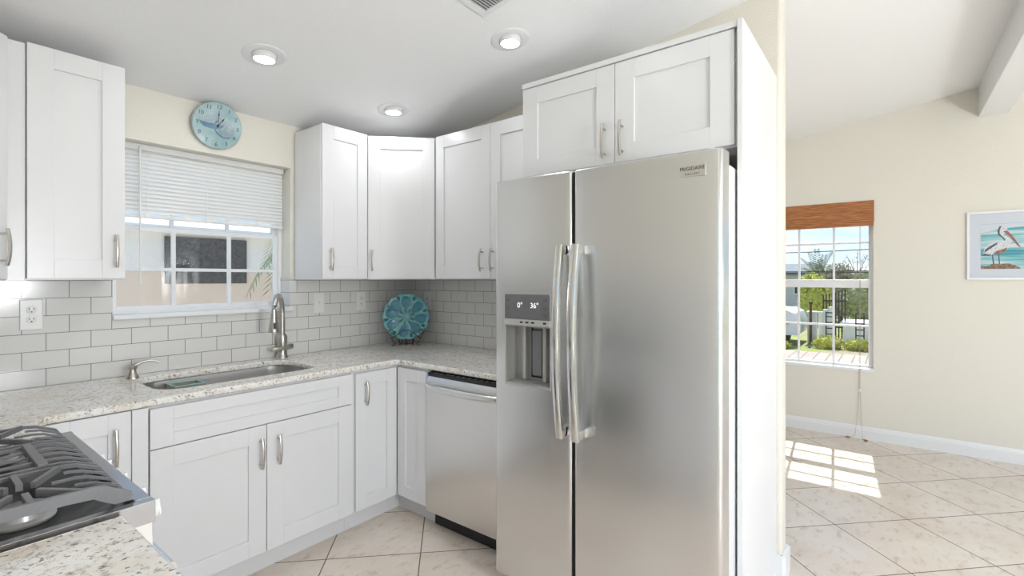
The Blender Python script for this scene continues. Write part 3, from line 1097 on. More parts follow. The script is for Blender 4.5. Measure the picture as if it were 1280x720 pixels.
# ------------------------------------------------------------------ dishwasher
DWS = thing('dishwasher', 'stainless dishwasher with a bowed bar handle left of the refrigerator', 'dishwasher', (0, -0.917, 0), Q)
MB().box(0.0, 0.597, -0.63, -0.03, 0.10, 0.872, 0.002).build('tub', M['black'], DWS)
b = MB()
prof = [(-0.632, 0.098), (-0.662, 0.098), (-0.6655, 0.104), (-0.668, 0.45), (-0.6655, 0.80), (-0.660, 0.834), (-0.650, 0.846), (-0.632, 0.846)]
b.loft([[(x, y, z) for y, z in prof] for x in (0.001, 0.004, 0.593, 0.596)])
d = b.build('door_panel', M['steel_v'], DWS, True)
b = MB()
b.box(0.002, 0.595, -0.652, -0.630, 0.846, 0.866, 0.002)
cs = b.build('control_strip', M['black'], DWS)
b = MB()
for i in range(13):
    x = 0.05 + i * 0.041
    b.box(x, x + 0.022, -0.648, -0.634, 0.866, 0.8675, 0.0)
b.build('buttons', M['grey_plastic'], cs)
b = MB()
loops = []
for i in range(21):
    s = -1 + 2 * i / 20
    x = 0.2985 + s * 0.285
    y = -0.668 - 0.030 * (1 - abs(s) ** 4) - 0.004
    hh = 0.019 + 0.004 * (1 - s * s)
    zc = 0.800 - 0.006 * (1 - s * s)
    loops.append([(x, y + 0.010 * math.sin(a) - 0.004, zc + hh * 0.8 * math.cos(a)) for a in [2 * PI * k / 14 for k in range(14)]])
b.loft(loops)
for s in (-1, 1):
    x = 0.2985 + s * 0.272
    b.box(x - 0.012, x + 0.012, -0.684, -0.664, 0.786, 0.812, 0.003)
b.build('handle', M['steel'], d, True)
MB().box(0.003, 0.594, -0.60, -0.56, 0.002, 0.10, 0.001).build('toe_kick', M['black'], DWS)

# ------------------------------------------------------------------ refrigerator (local x -> -Y, front -y -> -X)
FR = thing('refrigerator', 'large stainless side-by-side refrigerator with an ice dispenser in the left door', 'refrigerator', (0, -1.549, 0), Q)
FWd, FF, FT = 0.976, 0.835, 1.822
MB().box(0.004, FWd - 0.004, -0.735, -0.03, 0.02, 1.785, 0.004).build('body', M['fridge_side'], FR)
MB().box(0.4035, 0.4115, -0.822, -0.737, 0.08, FT - 0.006).build('door_gap_shade', M['gap'], FR)  # black filler that paints the shade in the gap between the doors
MB().box(0.01, FWd - 0.01, -0.70, -0.6, 0.0, 0.07, 0.0).build('base_grille', M['black'], FR)


def fridge_door(name, xa, xb, hole=None):
    """bowed door from xa to xb; hole=(x0,x1,z0,z1) cut through the front skin"""
    z0, z1 = 0.075, FT
    yb_, rr = -0.742, 0.016
    xs = []
    w = xb - xa
    for i in range(7):
        a = PI / 2 * i / 6
        xs.append((xa + rr - rr * math.cos(a), rr - rr * math.sin(a)))
    inner = [xa + rr + (w - 2 * rr) * i / 14 for i in range(1, 14)]
    if hole:
        inner = sorted([x for x in inner if min(abs(x - hole[0]), abs(x - hole[1])) > 0.012] + [hole[0], hole[1]])
    xs += [(x, 0) for x in inner]
    for i in range(7):
        a = PI / 2 * (6 - i) / 6
        xs.append((xb - rr + rr * math.cos(a), rr - rr * math.sin(a)))

    def yy(x, d):
        s = (x - (xa + xb) / 2) / (w / 2)
        return -(FF - 0.008) - 0.008 * (1 - s * s) + d
    zs = [z0, z0 + 0.004] + ([hole[2], hole[3]] if hole else []) + [z1 - 0.004, z1]
    b = MB()
    grid = []
    for k, z in enumerate(zs):
        ins = 0.004 if k in (0, len(zs) - 1) else 0
        grid.append([b.bm.verts.new((x, yy(x, d) + ins, z)) for x, d in xs])
    for a, r2 in zip(range(len(zs) - 1), range(1, len(zs))):
        for i in range(len(xs) - 1):
            if hole and zs[a] == hole[2] and xs[i][0] >= hole[0] - 1e-6 and xs[i + 1][0] <= hole[1] + 1e-6:
                continue
            b.bm.faces.new((grid[a][i], grid[a][i + 1], grid[r2][i + 1], grid[r2][i]))
    back = [[b.bm.verts.new((x, yb_, z)) for z in zs] for x in (xa, xb)]
    for i in range(len(zs) - 1):
        b.bm.faces.new((back[0][i], grid[i][0], grid[i + 1][0], back[0][i + 1]))
        b.bm.faces.new((grid[i][-1], back[1][i], back[1][i + 1], grid[i + 1][-1]))
    b.bm.faces.new([back[0][0], back[1][0]] + grid[0][::-1])
    b.bm.faces.new([back[1][-1], back[0][-1]] + grid[-1])
    b.bm.faces.new([v for v in back[0]] + [v for v in reversed(back[1])])
    return b, yy


HX = (0.068, 0.307, 0.925, 1.322)
b, yy = fridge_door('freezer_door', 0.002, 0.404, HX)
# door skin also carries the liner of the dispenser bay
xa, xb, za, zb = HX
DB = -0.752
fd = b.build('freezer_door', M['steel'], FR, True)
b, yy2 = fridge_door('fridge_door', 0.411, FWd)
rd = b.build('fridge_door', M['steel'], FR, True)
yfz = yy(0.19, 0)
b = MB()
b.box(xa, xa + 0.004, yfz + 0.001, DB, za, 1.187); b.box(xb - 0.004, xb, yfz + 0.001, DB, za, 1.187)
b.box(xa, xb, DB, DB + 0.004, za, 1.187); b.box(xa, xb, yfz, DB, 1.183, 1.187)
b.box(xa + 0.055, xa + 0.075, DB - 0.035, DB, za + 0.02, 1.183, 0.006)
b.box(xb - 0.075, xb - 0.055, DB - 0.035, DB, za + 0.02, 1.183, 0.006)
dp = b.build('dispenser', M['grey_plastic'], FR)
b = MB(); b.box(xa, xb, yfz - 0.003, DB, za, za + 0.012, 0.002)
b.box(xa + 0.02, xb - 0.02, yfz + 0.01, DB - 0.01, za + 0.012, za + 0.015, 0.001)
b.build('drip_tray', M['grey_plastic'], dp)
b = MB()
b.box(xa + 0.10, xb - 0.088, DB - 0.020, DB - 0.008, 0.965, 1.165, 0.004, T((0, 0, 0)))
b.build('paddle', M['panel_grey'], dp)
b = MB()
for q in ((0.16, 0.163, 0.958, 1.178), (0.228, 0.231, 0.958, 1.178)):
    b.box(q[0], q[1], DB - 0.012, DB - 0.003, q[2], q[3])
b.box(0.16, 0.231, DB - 0.012, DB - 0.003, 0.955, 0.960)
b.build('paddle_guide', M['black'], dp)
b = MB()
b.box(xa, xb, yfz - 0.003, DB, 1.214, zb, 0.002)
b.build('control_panel', M['panel_grey'], dp)
b = MB()
b.loft([[(x, yfz - 0.003, 1.214), (x, yfz - 0.010, 1.190), (x, yfz + 0.01, 1.183), (x, DB, 1.183), (x, DB, 1.214)] for x in (xa, xb)])
b.build('button_ledge', M['grey_plastic'], dp)
pc = yfz - 0.0036
for s_, x_ in (('0°', 0.152), ('36°', 0.228)):
    link('display_number', join_mesh([(text_mesh(s_, 0.032), T((x_, pc, 1.274)) @ STAND)]), M['display'], dp)
for x, z, w in ((0.078, 1.298, 0.018), (0.078, 1.292, 0.014), (0.078, 1.264, 0.018), (0.078, 1.258, 0.012), (0.078, 1.234, 0.014), (0.078, 1.228, 0.010), (0.274, 1.300, 0.018), (0.274, 1.294, 0.014), (0.270, 1.264, 0.022), (0.274, 1.258, 0.016), (0.272, 1.234, 0.024), (0.276, 1.228, 0.014), (0.115, 1.28, 0.005), (0.115, 1.262, 0.006), (0.262, 1.28, 0.005), (0.262, 1.262, 0.006)):
    MB().box(x, x + w, pc, pc + 0.001, z, z + 0.0025).build('panel_mark', M['black'], dp)
for x in (0.155, 0.185, 0.215, 0.275):
    MB().box(x, x + 0.014, yfz - 0.0085, yfz - 0.004, 1.199, 1.206).build('dispenser_button', M['black'], dp)


def fridge_handle(parent, xc, w, yface, side):
    b = MB()
    loops = []
    n = 24
    for i in range(n + 1):
        s = -1 + 2 * i / n
        z = 1.141 + s * 0.382
        out = 0.050 + 0.034 * (1 - s * s)
        y = yface - out
        t = 0.011
        xx = xc
        loops.append([(xx - w / 2, y + t, z), (xx - w / 2, y - t + 0.005, z), (xx - w / 2 + 0.006, y - t, z), (xx + w / 2 - 0.006, y - t, z), (xx + w / 2, y - t + 0.005, z), (xx + w / 2, y + t, z)])
    b.loft(loops)
    for s in (-1, 1):
        z = 1.141 + s * 0.362
        b.box(xc - w / 2 + 0.003, xc + w / 2 - 0.003, yface - 0.052, yface + 0.004, z - 0.018, z + 0.018, 0.003)
    return b.build('handle', M['chrome'], parent, True)


fridge_handle(fd, 0.380, 0.030, yy(0.380, 0), -1)
fridge_handle(rd, 0.452, 0.032, yy2(0.452, 0), 1)
# badge
yb2 = yy2(0.880, 0)
bg_ = MB().box(0.837, 0.925, yb2 - 0.0035, yb2 + 0.002, 1.736, 1.777, 0.001).build('badge', M['chrome'], rd)
lst = [(text_mesh('FRIGIDAIRE', 0.0165), T((0.881, yb2 - 0.0042, 1.763)) @ STAND), (text_mesh('G A L L E R Y', 0.0085), T((0.881, yb2 - 0.0042, 1.745)) @ STAND)]
link('badge_lettering', join_mesh(lst), M['black'], bg_)
b = MB()
b.box(FWd - 0.075, FWd - 0.012, -0.80, -0.69, 1.785, 1.812, 0.004)
b.tube([(FWd - 0.045, -0.79, 1.80), (FWd - 0.045, -0.79, 1.832)], 0.012, 14)
b.build('hinge_cover', M['fridge_side'], FR)

# ------------------------------------------------------------------ wall plates


def wall_plate(kind, label, loc, rz):
    t = thing('light_switch' if kind == 'switch' else 'power_outlet', label, 'switch' if kind == 'switch' else 'outlet', loc, rz)
    MB().box(-0.037, 0.037, -0.006, 0, -0.066, 0.066, 0.003).build('cover_plate', M['plastic'], t)
    if kind == 'switch':
        MB().box(-0.006, 0.006, -0.0075, -0.005, -0.014, 0.014, 0.0005).build('switch_slot', M['plastic'], t)
        MB().box(-0.004, 0.004, -0.016, -0.006, -0.001, 0.009, 0.0015, R(0.3, 'X')).build('toggle', M['plastic'], t)
    else:
        for zc in (0.021, -0.021):
            r = MB().lathe([(0.017, 0), (0.017, 0.0025), (0.015, 0.003), (0.001, 0.003)], n=24, m=T((0, -0.0055, zc)) @ R(PI / 2, 'X')).build('receptacle', M['plastic'], t, True)
            b = MB()
            b.box(-0.0075, -0.0052, -0.0092, -0.0086, zc - 0.001, zc + 0.009)
            b.box(0.0052, 0.0075, -0.0092, -0.0086, zc, zc + 0.008)
            b.tube([(0, -0.0086, zc - 0.008), (0, -0.0092, zc - 0.008)], 0.003, 10)
            b.build('slots', M['black'], r)
    return t


wall_plate('outlet', 'white outlet plate on the tiles left of the kitchen window', (-2.126, -0.009, 1.232), 0)
wall_plate('switch', 'white toggle switch plate on the tiles right of the faucet', (-0.775, -0.009, 1.232), 0)
wall_plate('outlet', 'white outlet plate on the tiles left of the turquoise plate', (-0.455, -0.009, 1.232), 0)
wall_plate('outlet', 'white outlet plate on the tiles right of the turquoise plate', (-0.009, -0.212, 1.222), Q)

# ------------------------------------------------------------------ clock
CK = thing('wall_clock', 'round sea-blue wall clock with a shell picture above the window', 'clock', (-1.395, -0.0305, 2.2315))
CK.rotation_euler = (math.radians(12.5), 0, 0)
CR = 0.1245
mk = R(PI / 2, 'X')                          # lathe axis -> -y
MB().box(-0.03, 0.03, -0.001, 0.024, 0.04, 0.075, 0.002).build('hanger', M['clock_dark'], CK)
MB().lathe([(CR - 0.004, 0), (CR, 0.003), (CR, 0.013), (CR - 0.003, 0.016), (0.001, 0.016)], n=64, m=mk).build('dial', M['clock_face'], CK, True)
lst = []
for h in range(1, 13):
    a = PI / 2 - 2 * PI * h / 12
    link('numeral', join_mesh([(text_mesh(str(h), 0.030), T((0.101 * math.cos(a), -0.0165, 0.101 * math.sin(a))) @ STAND)]), M['clock_dark'], CK)


def flat(b, pts, y0, y1):
    """outline in x,z given a thickness from y0 to y1"""
    b.loft([[(x, y0, z) for x, z in pts], [(x, y1, z) for x, z in pts]])


def ell(cx, cz, rx, rz, a0=0, n=36, rot=0.0):
    out = []
    for i in range(n):
        a = 2 * PI * i / n + a0
        x, z = rx * math.cos(a), rz * math.sin(a)
        out.append((cx + x * math.cos(rot) - z * math.sin(rot), cz + x * math.sin(rot) + z * math.cos(rot)))
    return out


# cut nautilus shell: whorl with ribs on the right, open chamber on the left
b = MB(); flat(b, ell(0.033, -0.012, 0.056, 0.046, rot=-0.55), -0.0158, -0.0168)
flat(b, ell(-0.030, 0.014, 0.063, 0.037, rot=0.08), -0.0158, -0.0166)
b.build('shell_body', M['shell_pale'], CK)
b = MB(); 
cres = [(-0.030 + 0.062 * math.cos(math.radians(q)), 0.012 + 0.034 * math.sin(math.radians(q))) for q in range(165, 361, 13)]
cres += [(-0.030 + 0.060 * math.cos(math.radians(q)), 0.012 + 0.006 * math.sin(math.radians(q))) for q in range(358, 166, -13)]
flat(b, cres, -0.0160, -0.0172)
arc = [(0.033 + 0.056 * math.cos(t) * k * math.cos(-0.55) - 0.046 * math.sin(t) * k * math.sin(-0.55), -0.012 + 0.056 * math.cos(t) * k * math.sin(-0.55) + 0.046 * math.sin(t) * k * math.cos(-0.55)) for k, ts in ((1.0, range(0, 13)), (0.86, range(12, -1, -1))) for t in [math.radians(160 + 15 * q) for q in ts]]
flat(b, arc, -0.0160, -0.0173)
flat(b, ell(0.006, 0.0, 0.014, 0.009), -0.0160, -0.0175)
b.build('shell_blue_print', M['shell_blue'], CK)  # dark blue areas of the printed shell
b = MB()
for i in range(20):
    a = math.radians(-110 + 12.5 * i)
    p = Vector((0.018 + 0.018 * math.cos(a), -0.0170, -0.004 + 0.016 * math.sin(a)))
    q = Vector((0.034 + 0.052 * math.cos(a - 0.2), -0.0170, -0.012 + 0.040 * math.sin(a - 0.2)))
    b.bar(p, q, 0.0011, 0.0006, up=(0, 1, 0))
b.build('shell_ribs', M['shell_blue'], CK)


def hand(a, L, w):
    b = MB()
    m = R(-a, 'Y')
    pts = [(-w, -0.012), (-w * 0.7, L * 0.55), (-w * 2.2, L * 0.66), (-w * 0.7, L * 0.78), (0, L), (w * 0.7, L * 0.78), (w * 2.2, L * 0.66), (w * 0.7, L * 0.55), (w, -0.012)]
    b.loft([[m @ Vector((x, y, z)) for x, z in pts] for y in (-0.0185, -0.0195)])
    return b


hand(-0.0, 0.088, 0.0014).build('minute_hand', M['black'], CK)
hand(-math.radians(33), 0.060, 0.0018).build('hour_hand', M['black'], CK)
MB().lathe([(0.006, 0.016), (0.006, 0.021), (0.001, 0.022)], n=16, m=mk).build('hub', M['black'], CK)

# ------------------------------------------------------------------ plate on its wire stand
PL = Vector((-0.205, -0.205, 0.914))
st = thing('plate_stand', 'dark scrolled wire easel in the counter corner', 'stand', PL, -PI / 4)
b = MB()
wr = 0.0032


def scroll(cx, cz, r0, r1, a0, a1, y=-0.03, n=18):
    return [(cx + (r0 + (r1 - r0) * i / n) * math.cos(a0 + (a1 - a0) * i / n), y, cz + (r0 + (r1 - r0) * i / n) * math.sin(a0 + (a1 - a0) * i / n)) for i in range(n + 1)]


front = [(-0.112 + 0.224 * i / 24, -0.048, 0.086 + 0.028 * math.cos((i - 12) / 24 * 2 * PI * 1.05)) for i in range(25)]
b.tube(front, wr, 8)
for s in (-1, 1):
    b.tube(scroll(s * 0.100, 0.098, 0.026, 0.008, math.radians(-90), math.radians(-90 + s * 400), -0.050), wr, 8)
    b.tube([(s * 0.085, -0.049, 0.062), (s * 0.10, -0.048, 0.044), (s * 0.085, -0.05, 0.022), (s * 0.072, -0.052, 0.012), (s * 0.080, -0.054, 0.004), (s * 0.10, -0.056, 0.0035)], wr, 8)
    b.tube([(s * 0.052, -0.046, 0.045), (s * 0.045, -0.030, 0.008), (s * 0.045, -0.010, 0.0035), (s * 0.040, 0.050, 0.0035), (s * 0.03, 0.062, 0.10), (s * 0.02, 0.068, 0.16)], wr, 8)
    b.tube([(s * 0.045, -0.050, 0.020), (s * 0.045, -0.050, 0.0035)], wr, 8)
b.tube([(0.0, -0.048, 0.046), (0.0, -0.046, 0.0034), (0.0, 0.05, 0.0034)], wr, 8)
b.tube([(-0.045, -0.020, 0.012), (0.045, -0.020, 0.012)], wr, 8)
b.tube([(-0.03, 0.062, 0.10), (0.03, 0.062, 0.10)], wr, 8)
b.tube([(-0.02, 0.068, 0.16), (0.02, 0.068, 0.16)], wr, 8)
b.build('frame', M['bronze'], st, True)

pp = thing('decorative_plate', 'scalloped turquoise plate with a flower in relief standing on the easel', 'plate', PL + Vector((0.0, 0.0, 0.0)), -PI / 4)
PR = 0.167
mt = T((-0.006, 0.006, 0.202)) @ R(-0.19, 'X') @ R(PI / 2, 'X')      # plate disc: local z -> front


def sc_loop(r, z, amp=0.035, k=14):
    n = 112
    return [((r * (1 + amp * abs(math.cos(k / 2 * (2 * PI * i / n))) - amp)) * math.cos(2 * PI * i / n), (r * (1 + amp * abs(math.cos(k / 2 * (2 * PI * i / n))) - amp)) * math.sin(2 * PI * i / n), z) for i in range(n)]


b = MB()
b.loft([sc_loop(0.05, -0.012, 0), sc_loop(0.10, -0.012, 0.0), sc_loop(PR * 0.97, 0.010, 0.06), sc_loop(PR, 0.015, 0.06), sc_loop(PR * 0.985, 0.0175, 0.06), sc_loop(0.12, 0.004, 0.02), sc_loop(0.07, -0.003, 0), sc_loop(0.012, -0.004, 0)], m=mt)
b.build('dish', M['plate_base'], pp, True)


def petal(b, ang, r0, r1, w, h, m, n=14):
    """raised teardrop between radius r0 and r1"""
    a = math.radians(ang)
    out = []
    for i in range(2 * n):
        t = 2 * PI * i / (2 * n)
        rr = (r0 + r1) / 2 - (r1 - r0) / 2 * math.cos(t)
        ww = w * math.sin(t) * (0.55 + 0.45 * (rr - r0) / (r1 - r0))
        out.append((rr * math.cos(a) - ww * math.sin(a), rr * math.sin(a) + ww * math.cos(a), rr))

    def zz(r):
        return -0.003 + max(0, (r - 0.07)) ** 1.3 * 0.33
    cx = sum(p[0] for p in out) / len(out); cy = sum(p[1] for p in out) / len(out)
    lo = [(x, y, zz(r) - 0.002) for x, y, r in out]
    hi = [(cx + (x - cx) * 0.94, cy + (y - cy) * 0.94, zz(r) + h) for x, y, r in out]
    hi2 = [(cx + (x - cx) * 0.6, cy + (y - cy) * 0.6, zz(r) + h * 1.5) for x, y, r in out]
    b.loft([lo, hi, hi2], m=m)


for k, ang in enumerate((92, 40, -8, -50, -98, -150, 168, 132)):
    b = MB(); petal(b, ang, 0.055, 0.150, 0.044, 0.0045, mt)
    b.build('petal', M['plate_petal'], pp, True)
for ang in (66, 17, -29, -74, -124, 189, 150, 112):
    b = MB(); petal(b, ang, 0.122, 0.156, 0.013, 0.008, mt)
    b.build('leaf_spot', M['plate_dark'], pp, True)
b = MB()
for i in range(9):
    petal(b, 20 + 40 * i, 0.018, 0.066, 0.011, 0.009, mt)
b.build('flower_centre', M['plate_base'], pp, True)
b = MB()
for i in range(9):
    petal(b, 20 + 40 * i, 0.030, 0.060, 0.0055, 0.0125, mt)
b.build('centre_petals', M['plate_dark'], pp, True)

# ------------------------------------------------------------------ kitchen window blind
BL = thing('window_blind', 'white slatted blind half lowered in the kitchen window', 'blind', (0, 0, 0))
bx0, bx1 = -1.838, -0.970
MB().box(bx0, bx1, 0.066, 0.102, 2.048, 2.079, 0.002).build('headrail', M['slat'], BL)
b = MB()
for i in range(15):
    z = 2.036 - i * 0.0212
    m = T(((bx0 + bx1) / 2, 0.085, z)) @ R(math.radians(61), 'X')
    w = (bx1 - bx0) / 2 - 0.002
    b.loft([[(x, -0.0132, -0.0010), (x, -0.006, 0.0006), (x, 0, 0.0012), (x, 0.006, 0.0006), (x, 0.0132, -0.0010), (x, 0.006, -0.0002), (x, 0, 0.0004), (x, -0.006, -0.0002)] for x in (-w, w)], m=m)
b.build('slats', M['slat'], BL, True)
MB().box(bx0 + 0.002, bx1 - 0.002, 0.072, 0.098, 1.703, 1.722, 0.003).build('bottom_rail', M['slat'], BL)
for x in (-1.68, -1.402, -1.117):
    b = MB()
    b.tube([(x, 0.0725, 2.05), (x, 0.0725, 1.715)], 0.0008, 6); b.tube([(x, 0.0985, 2.05), (x, 0.0985, 1.715)], 0.0008, 6)
    b.build('ladder_cord', M['slat'], BL)
    MB().box(x - 0.013, x + 0.013, 0.069, 0.074, 1.700, 1.724, 0.001).build('cord_clip', M['plastic'], BL)
b = MB()
b.tube([(-1.72, 0.05, 2.055), (-1.72, 0.05, 1.40), (-1.72, 0.05, 1.365)], [0.0042, 0.0042, 0.006], 8)
b.tube([(-1.72, 0.066, 2.062), (-1.72, 0.052, 2.062), (-1.72, 0.05, 2.05)], 0.0025, 8)
b.build('tilt_wand', M['plastic'], BL, True)

# ------------------------------------------------------------------ bamboo shade
BS = thing('bamboo_shade', 'reddish woven bamboo shade rolled up over the far window', 'shade', (0, 0, 0))
b = MB()
for i in range(24):
    z = 2.064 - i * 0.0078
    b.box(2.688 - 0.002 * (i % 2), 2.697, -2.846, -1.965, z - 0.0074, z, 0.001, None, 1)
b.build('valance', M['bamboo'], BS)
b = MB()
for i in range(4):
    z = 1.888 - i * 0.011
    b.box(2.680 - 0.004 * i, 2.697, -2.843, -1.968, z - 0.010, z, 0.003)
b.build('folds', M['bamboo'], BS)
b = MB()
b.tube([(2.684, -2.745, 1.86), (2.684, -2.742, 0.42)], 0.0013, 6)
b.tube([(2.684, -2.752, 1.86), (2.684, -2.748, 0.42)], 0.0013, 6)
b.tube([(2.684, -2.742, 0.42), (2.676, -2.725, 0.15), (2.664, -2.712, 0.03), (2.652, -2.680, 0.007)], 0.0013, 6)
b.tube([(2.684, -2.748, 0.42), (2.674, -2.760, 0.12), (2.655, -2.765, 0.03), (2.635, -2.772, 0.007)], 0.0013, 6)
b.build('pull_cord', M['wood'], BS)
MB().box(2.676, 2.690, -2.753, -2.738, 0.41, 0.43, 0.003).build('cord_lock', M['white'], BS)
for p, q in (((2.652, -2.680, 0.009), (2.640, -2.648, 0.009)), ((2.635, -2.772, 0.009), (2.618, -2.802, 0.009))):
    MB().tube([p, (Vector(p) + Vector(q)) / 2, q], [0.004, 0.009, 0.007], 10).build('tassel', M['bamboo'], BS, True)

# ------------------------------------------------------------------ pelican picture
PI_ = thing('framed_picture', 'white framed pelican picture on the far cream wall', 'picture', (XR - 0.001, -3.428, 1.381), Q)
# local x -> -Y (to the right in the photo), local z up, front -y -> -X
PW, PH = 0.66, 0.525
b = MB(); frame_y(b, 0, PW, 0, PH, -0.024, 0, 0.016, 0.002); b.build('frame', M['white'], PI_)
MB().box(0.012, PW - 0.012, -0.010, -0.001, 0.012, PH - 0.012).build('mat_board', M['mat_board'], PI_)
im = MB().box(0.080, PW - 0.080, -0.0115, -0.009, 0.082, 0.428).build('print', M['sea'], PI_)


def pic(name, pts, material, lay):
    b = MB(); flat(b, pts, -0.0113, -0.0117 - 0.0003 * lay)
    return b.build(name, material, im)


def px(x, y):                                   # from the enlarged crop of the picture
    return (0.080 + (x - 183) / 7.2 * 0.0043, 0.428 - (y - 188) / 7.2 * 0.0062)


pic('cloud_band', [px(183, 190), px(1020, 190), px(1020, 215), px(480, 225), px(330, 245), px(183, 268)], M['mat_board'], 0)
pic('rocks', [px(186, 588), px(186, 560), px(240, 565), px(290, 545), px(370, 545), px(440, 540), px(490, 558), px(540, 578), px(545, 588)], M['rock'], 0)
pic('pelican_body', [px(205, 470), px(220, 400), px(260, 365), px(330, 345), px(400, 345), px(410, 320), px(375, 300), px(345, 285), px(340, 245), px(358, 215), px(385, 208), px(415, 220), px(435, 250), px(410, 262), px(385, 270), px(400, 290), px(450, 320), px(470, 350), px(455, 385), px(420, 425), px(365, 455), px(300, 462), px(250, 468)], M['feather'], 1)
pic('pelican_crest', [px(342, 285), px(338, 245), px(356, 214), px(378, 210), px(360, 240), px(358, 275), px(385, 305), px(410, 330), px(405, 345), px(380, 315)], M['wing'], 2)
pic('pelican_wing', [px(215, 445), px(225, 415), px(270, 385), px(340, 350), px(330, 375), px(270, 410)], M['wing'], 2)
pic('pelican_tail', [px(185, 470), px(215, 450), px(280, 462), px(270, 472)], M['wing'], 2)
pic('pelican_belly', [px(290, 460), px(330, 430), px(400, 410), px(430, 400), px(418, 428), px(365, 456)], M['rock'], 2)
pic('pelican_bill', [px(390, 258), px(425, 252), px(470, 295), px(555, 412), px(520, 390), px(450, 310)], M['bill'], 2)
for xs_ in ((285, 296, 310, 298), (345, 354, 362, 352)):
    pic('pelican_leg', [px(xs_[0], 462), px(xs_[1], 460), px(xs_[2], 548), px(xs_[3], 550)], M['wing'], 2)

# ------------------------------------------------------------------ ceiling fittings
tilt = math.atan(CS)                            # ceiling rises towards -y


def downlight(x, y, label, watts=LAMP_W):
    z = ceil_z(y)
    sgn = 1 if y > RIDGE else -1
    t = thing('recessed_light', label, 'light', (x, y, z), 0, 'recessed eyeball lights in the ceiling')
    mm = R(-tilt * sgn, 'X')
    b = MB()
    b.lathe([(0.052, 0.001), (0.056, -0.004), (0.088, -0.006), (0.094, -0.003), (0.095, 0.001)], n=40, m=mm, cap0=False, cap1=False)
    b.build('trim_ring', M['white'], t, True)
    b = MB()
    b.lathe([(0.050, 0.014), (0.053, 0.000), (0.053, -0.009), (0.050, -0.017), (0.0455, -0.022)], n=36, cap0=False, cap1=False)
    b.build('eyeball', M['white'], t, True)
    MB().lathe([(0.0455, -0.018), (0.044, -0.0225), (0.032, -0.026), (0.001, -0.028)], n=30, cap0=False).build('lens', M['lens'], t, True)
    ld = bpy.data.lights.new('lamp', 'AREA')
    ld.shape = 'DISK'; ld.size = 0.07
    ld.energy = watts
    ld.color = (0.96, 0.98, 1.0)
    lo = bpy.data.objects.new('lamp', ld)
    COL.objects.link(lo); lo.parent = t
    lo.location = (0, 0, -0.033)
    return t


downlight(-1.420, -0.632, 'round recessed ceiling light above the sink, leftmost of the three lit', 0.9)
downlight(-0.622, -1.478, 'round recessed ceiling light nearest the ceiling vent')
downlight(-0.600, -0.550, 'round recessed ceiling light above the corner wall cabinet')
downlight(-1.45, -1.9, 'added recessed ceiling light behind the ceiling vent, unseen fill', 0.3)  # unseen lamp added for more fill


def fill_pendant(x, y, label, watts, drop=0.25):  # unseen hanging lamp, added as soft fill for the rooms
    z = ceil_z(y)
    t = thing('fill_pendant', label, 'light', (x, y, z))
    MB().lathe([(0.065, 0.012), (0.065, -0.030), (0.055, -0.036), (0.001, -0.036)], n=28).build('canopy', M['nickel'], t, True)
    k = 0.25 - drop
    MB().tube([(0, 0, -0.034), (0, 0, -0.245 + k)], 0.009, 12).build('stem', M['nickel'], t, True)
    MB().lathe([(0.030, -0.242 + k), (0.055, -0.244 + k), (0.058, -0.262 + k), (0.050, -0.266 + k)], n=28, cap1=False).build('shade_holder', M['nickel'], t, True)
    MB().ball((0, 0, -0.30 + k), 0.032, 3, (1, 1, 1.25)).build('bulb', M['lens'], t, True)
    ld = bpy.data.lights.new('lamp', 'POINT')
    ld.shadow_soft_size = 0.22
    ld.energy = watts
    ld.color = (0.97, 0.985, 1.0)
    lo = bpy.data.objects.new('lamp', ld)
    COL.objects.link(lo); lo.parent = t
    lo.location = (0, 0, -0.30 + k)
    return t


fill_pendant(-1.75, -5.0, 'added fill pendant hanging low in the left half of the unseen great room', FILL_W, 1.25)
fill_pendant(0.7, -4.6, 'added fill pendant hanging low in the right half of the unseen great room', FILL_W * 0.03, 1.1)
fill_pendant(1.25, -1.45, 'added fill light hanging unseen over the dining area behind the partition', DINING_FILL_W)

VT = thing('ceiling_vent', 'white louvred ceiling vent at the top edge of the photo', 'vent', (-0.99, -1.63, ceil_z(-1.63)))
mm = R(-tilt, 'X')
b = MB()
hw, hd = 0.135, 0.118
b.box(-hw, -hw + 0.028, -hd, hd, -0.008, 0.001, 0.002, mm); b.box(hw - 0.028, hw, -hd, hd, -0.008, 0.001, 0.002, mm)
b.box(-hw + 0.028, hw - 0.028, -hd, -hd + 0.028, -0.008, 0.001, 0.002, mm); b.box(-hw + 0.028, hw - 0.028, hd - 0.028, hd, -0.008, 0.001, 0.002, mm)
b.build('frame', M['white'], VT)
MB().box(-hw + 0.02, hw - 0.02, -hd + 0.02, hd - 0.02, -0.001, 0.0005, 0, mm).build('backing', M['grate_hole'], VT)
b = MB()
for i in range(13):
    y = -hd + 0.034 + i * 0.0140
    b.box(-hw + 0.026, hw - 0.026, -0.0045, 0.0045, -0.0008, 0.0008, 0, mm @ T((0, y, -0.005)) @ R(0.6, 'X'))
b.build('louvres', M['white'], VT)

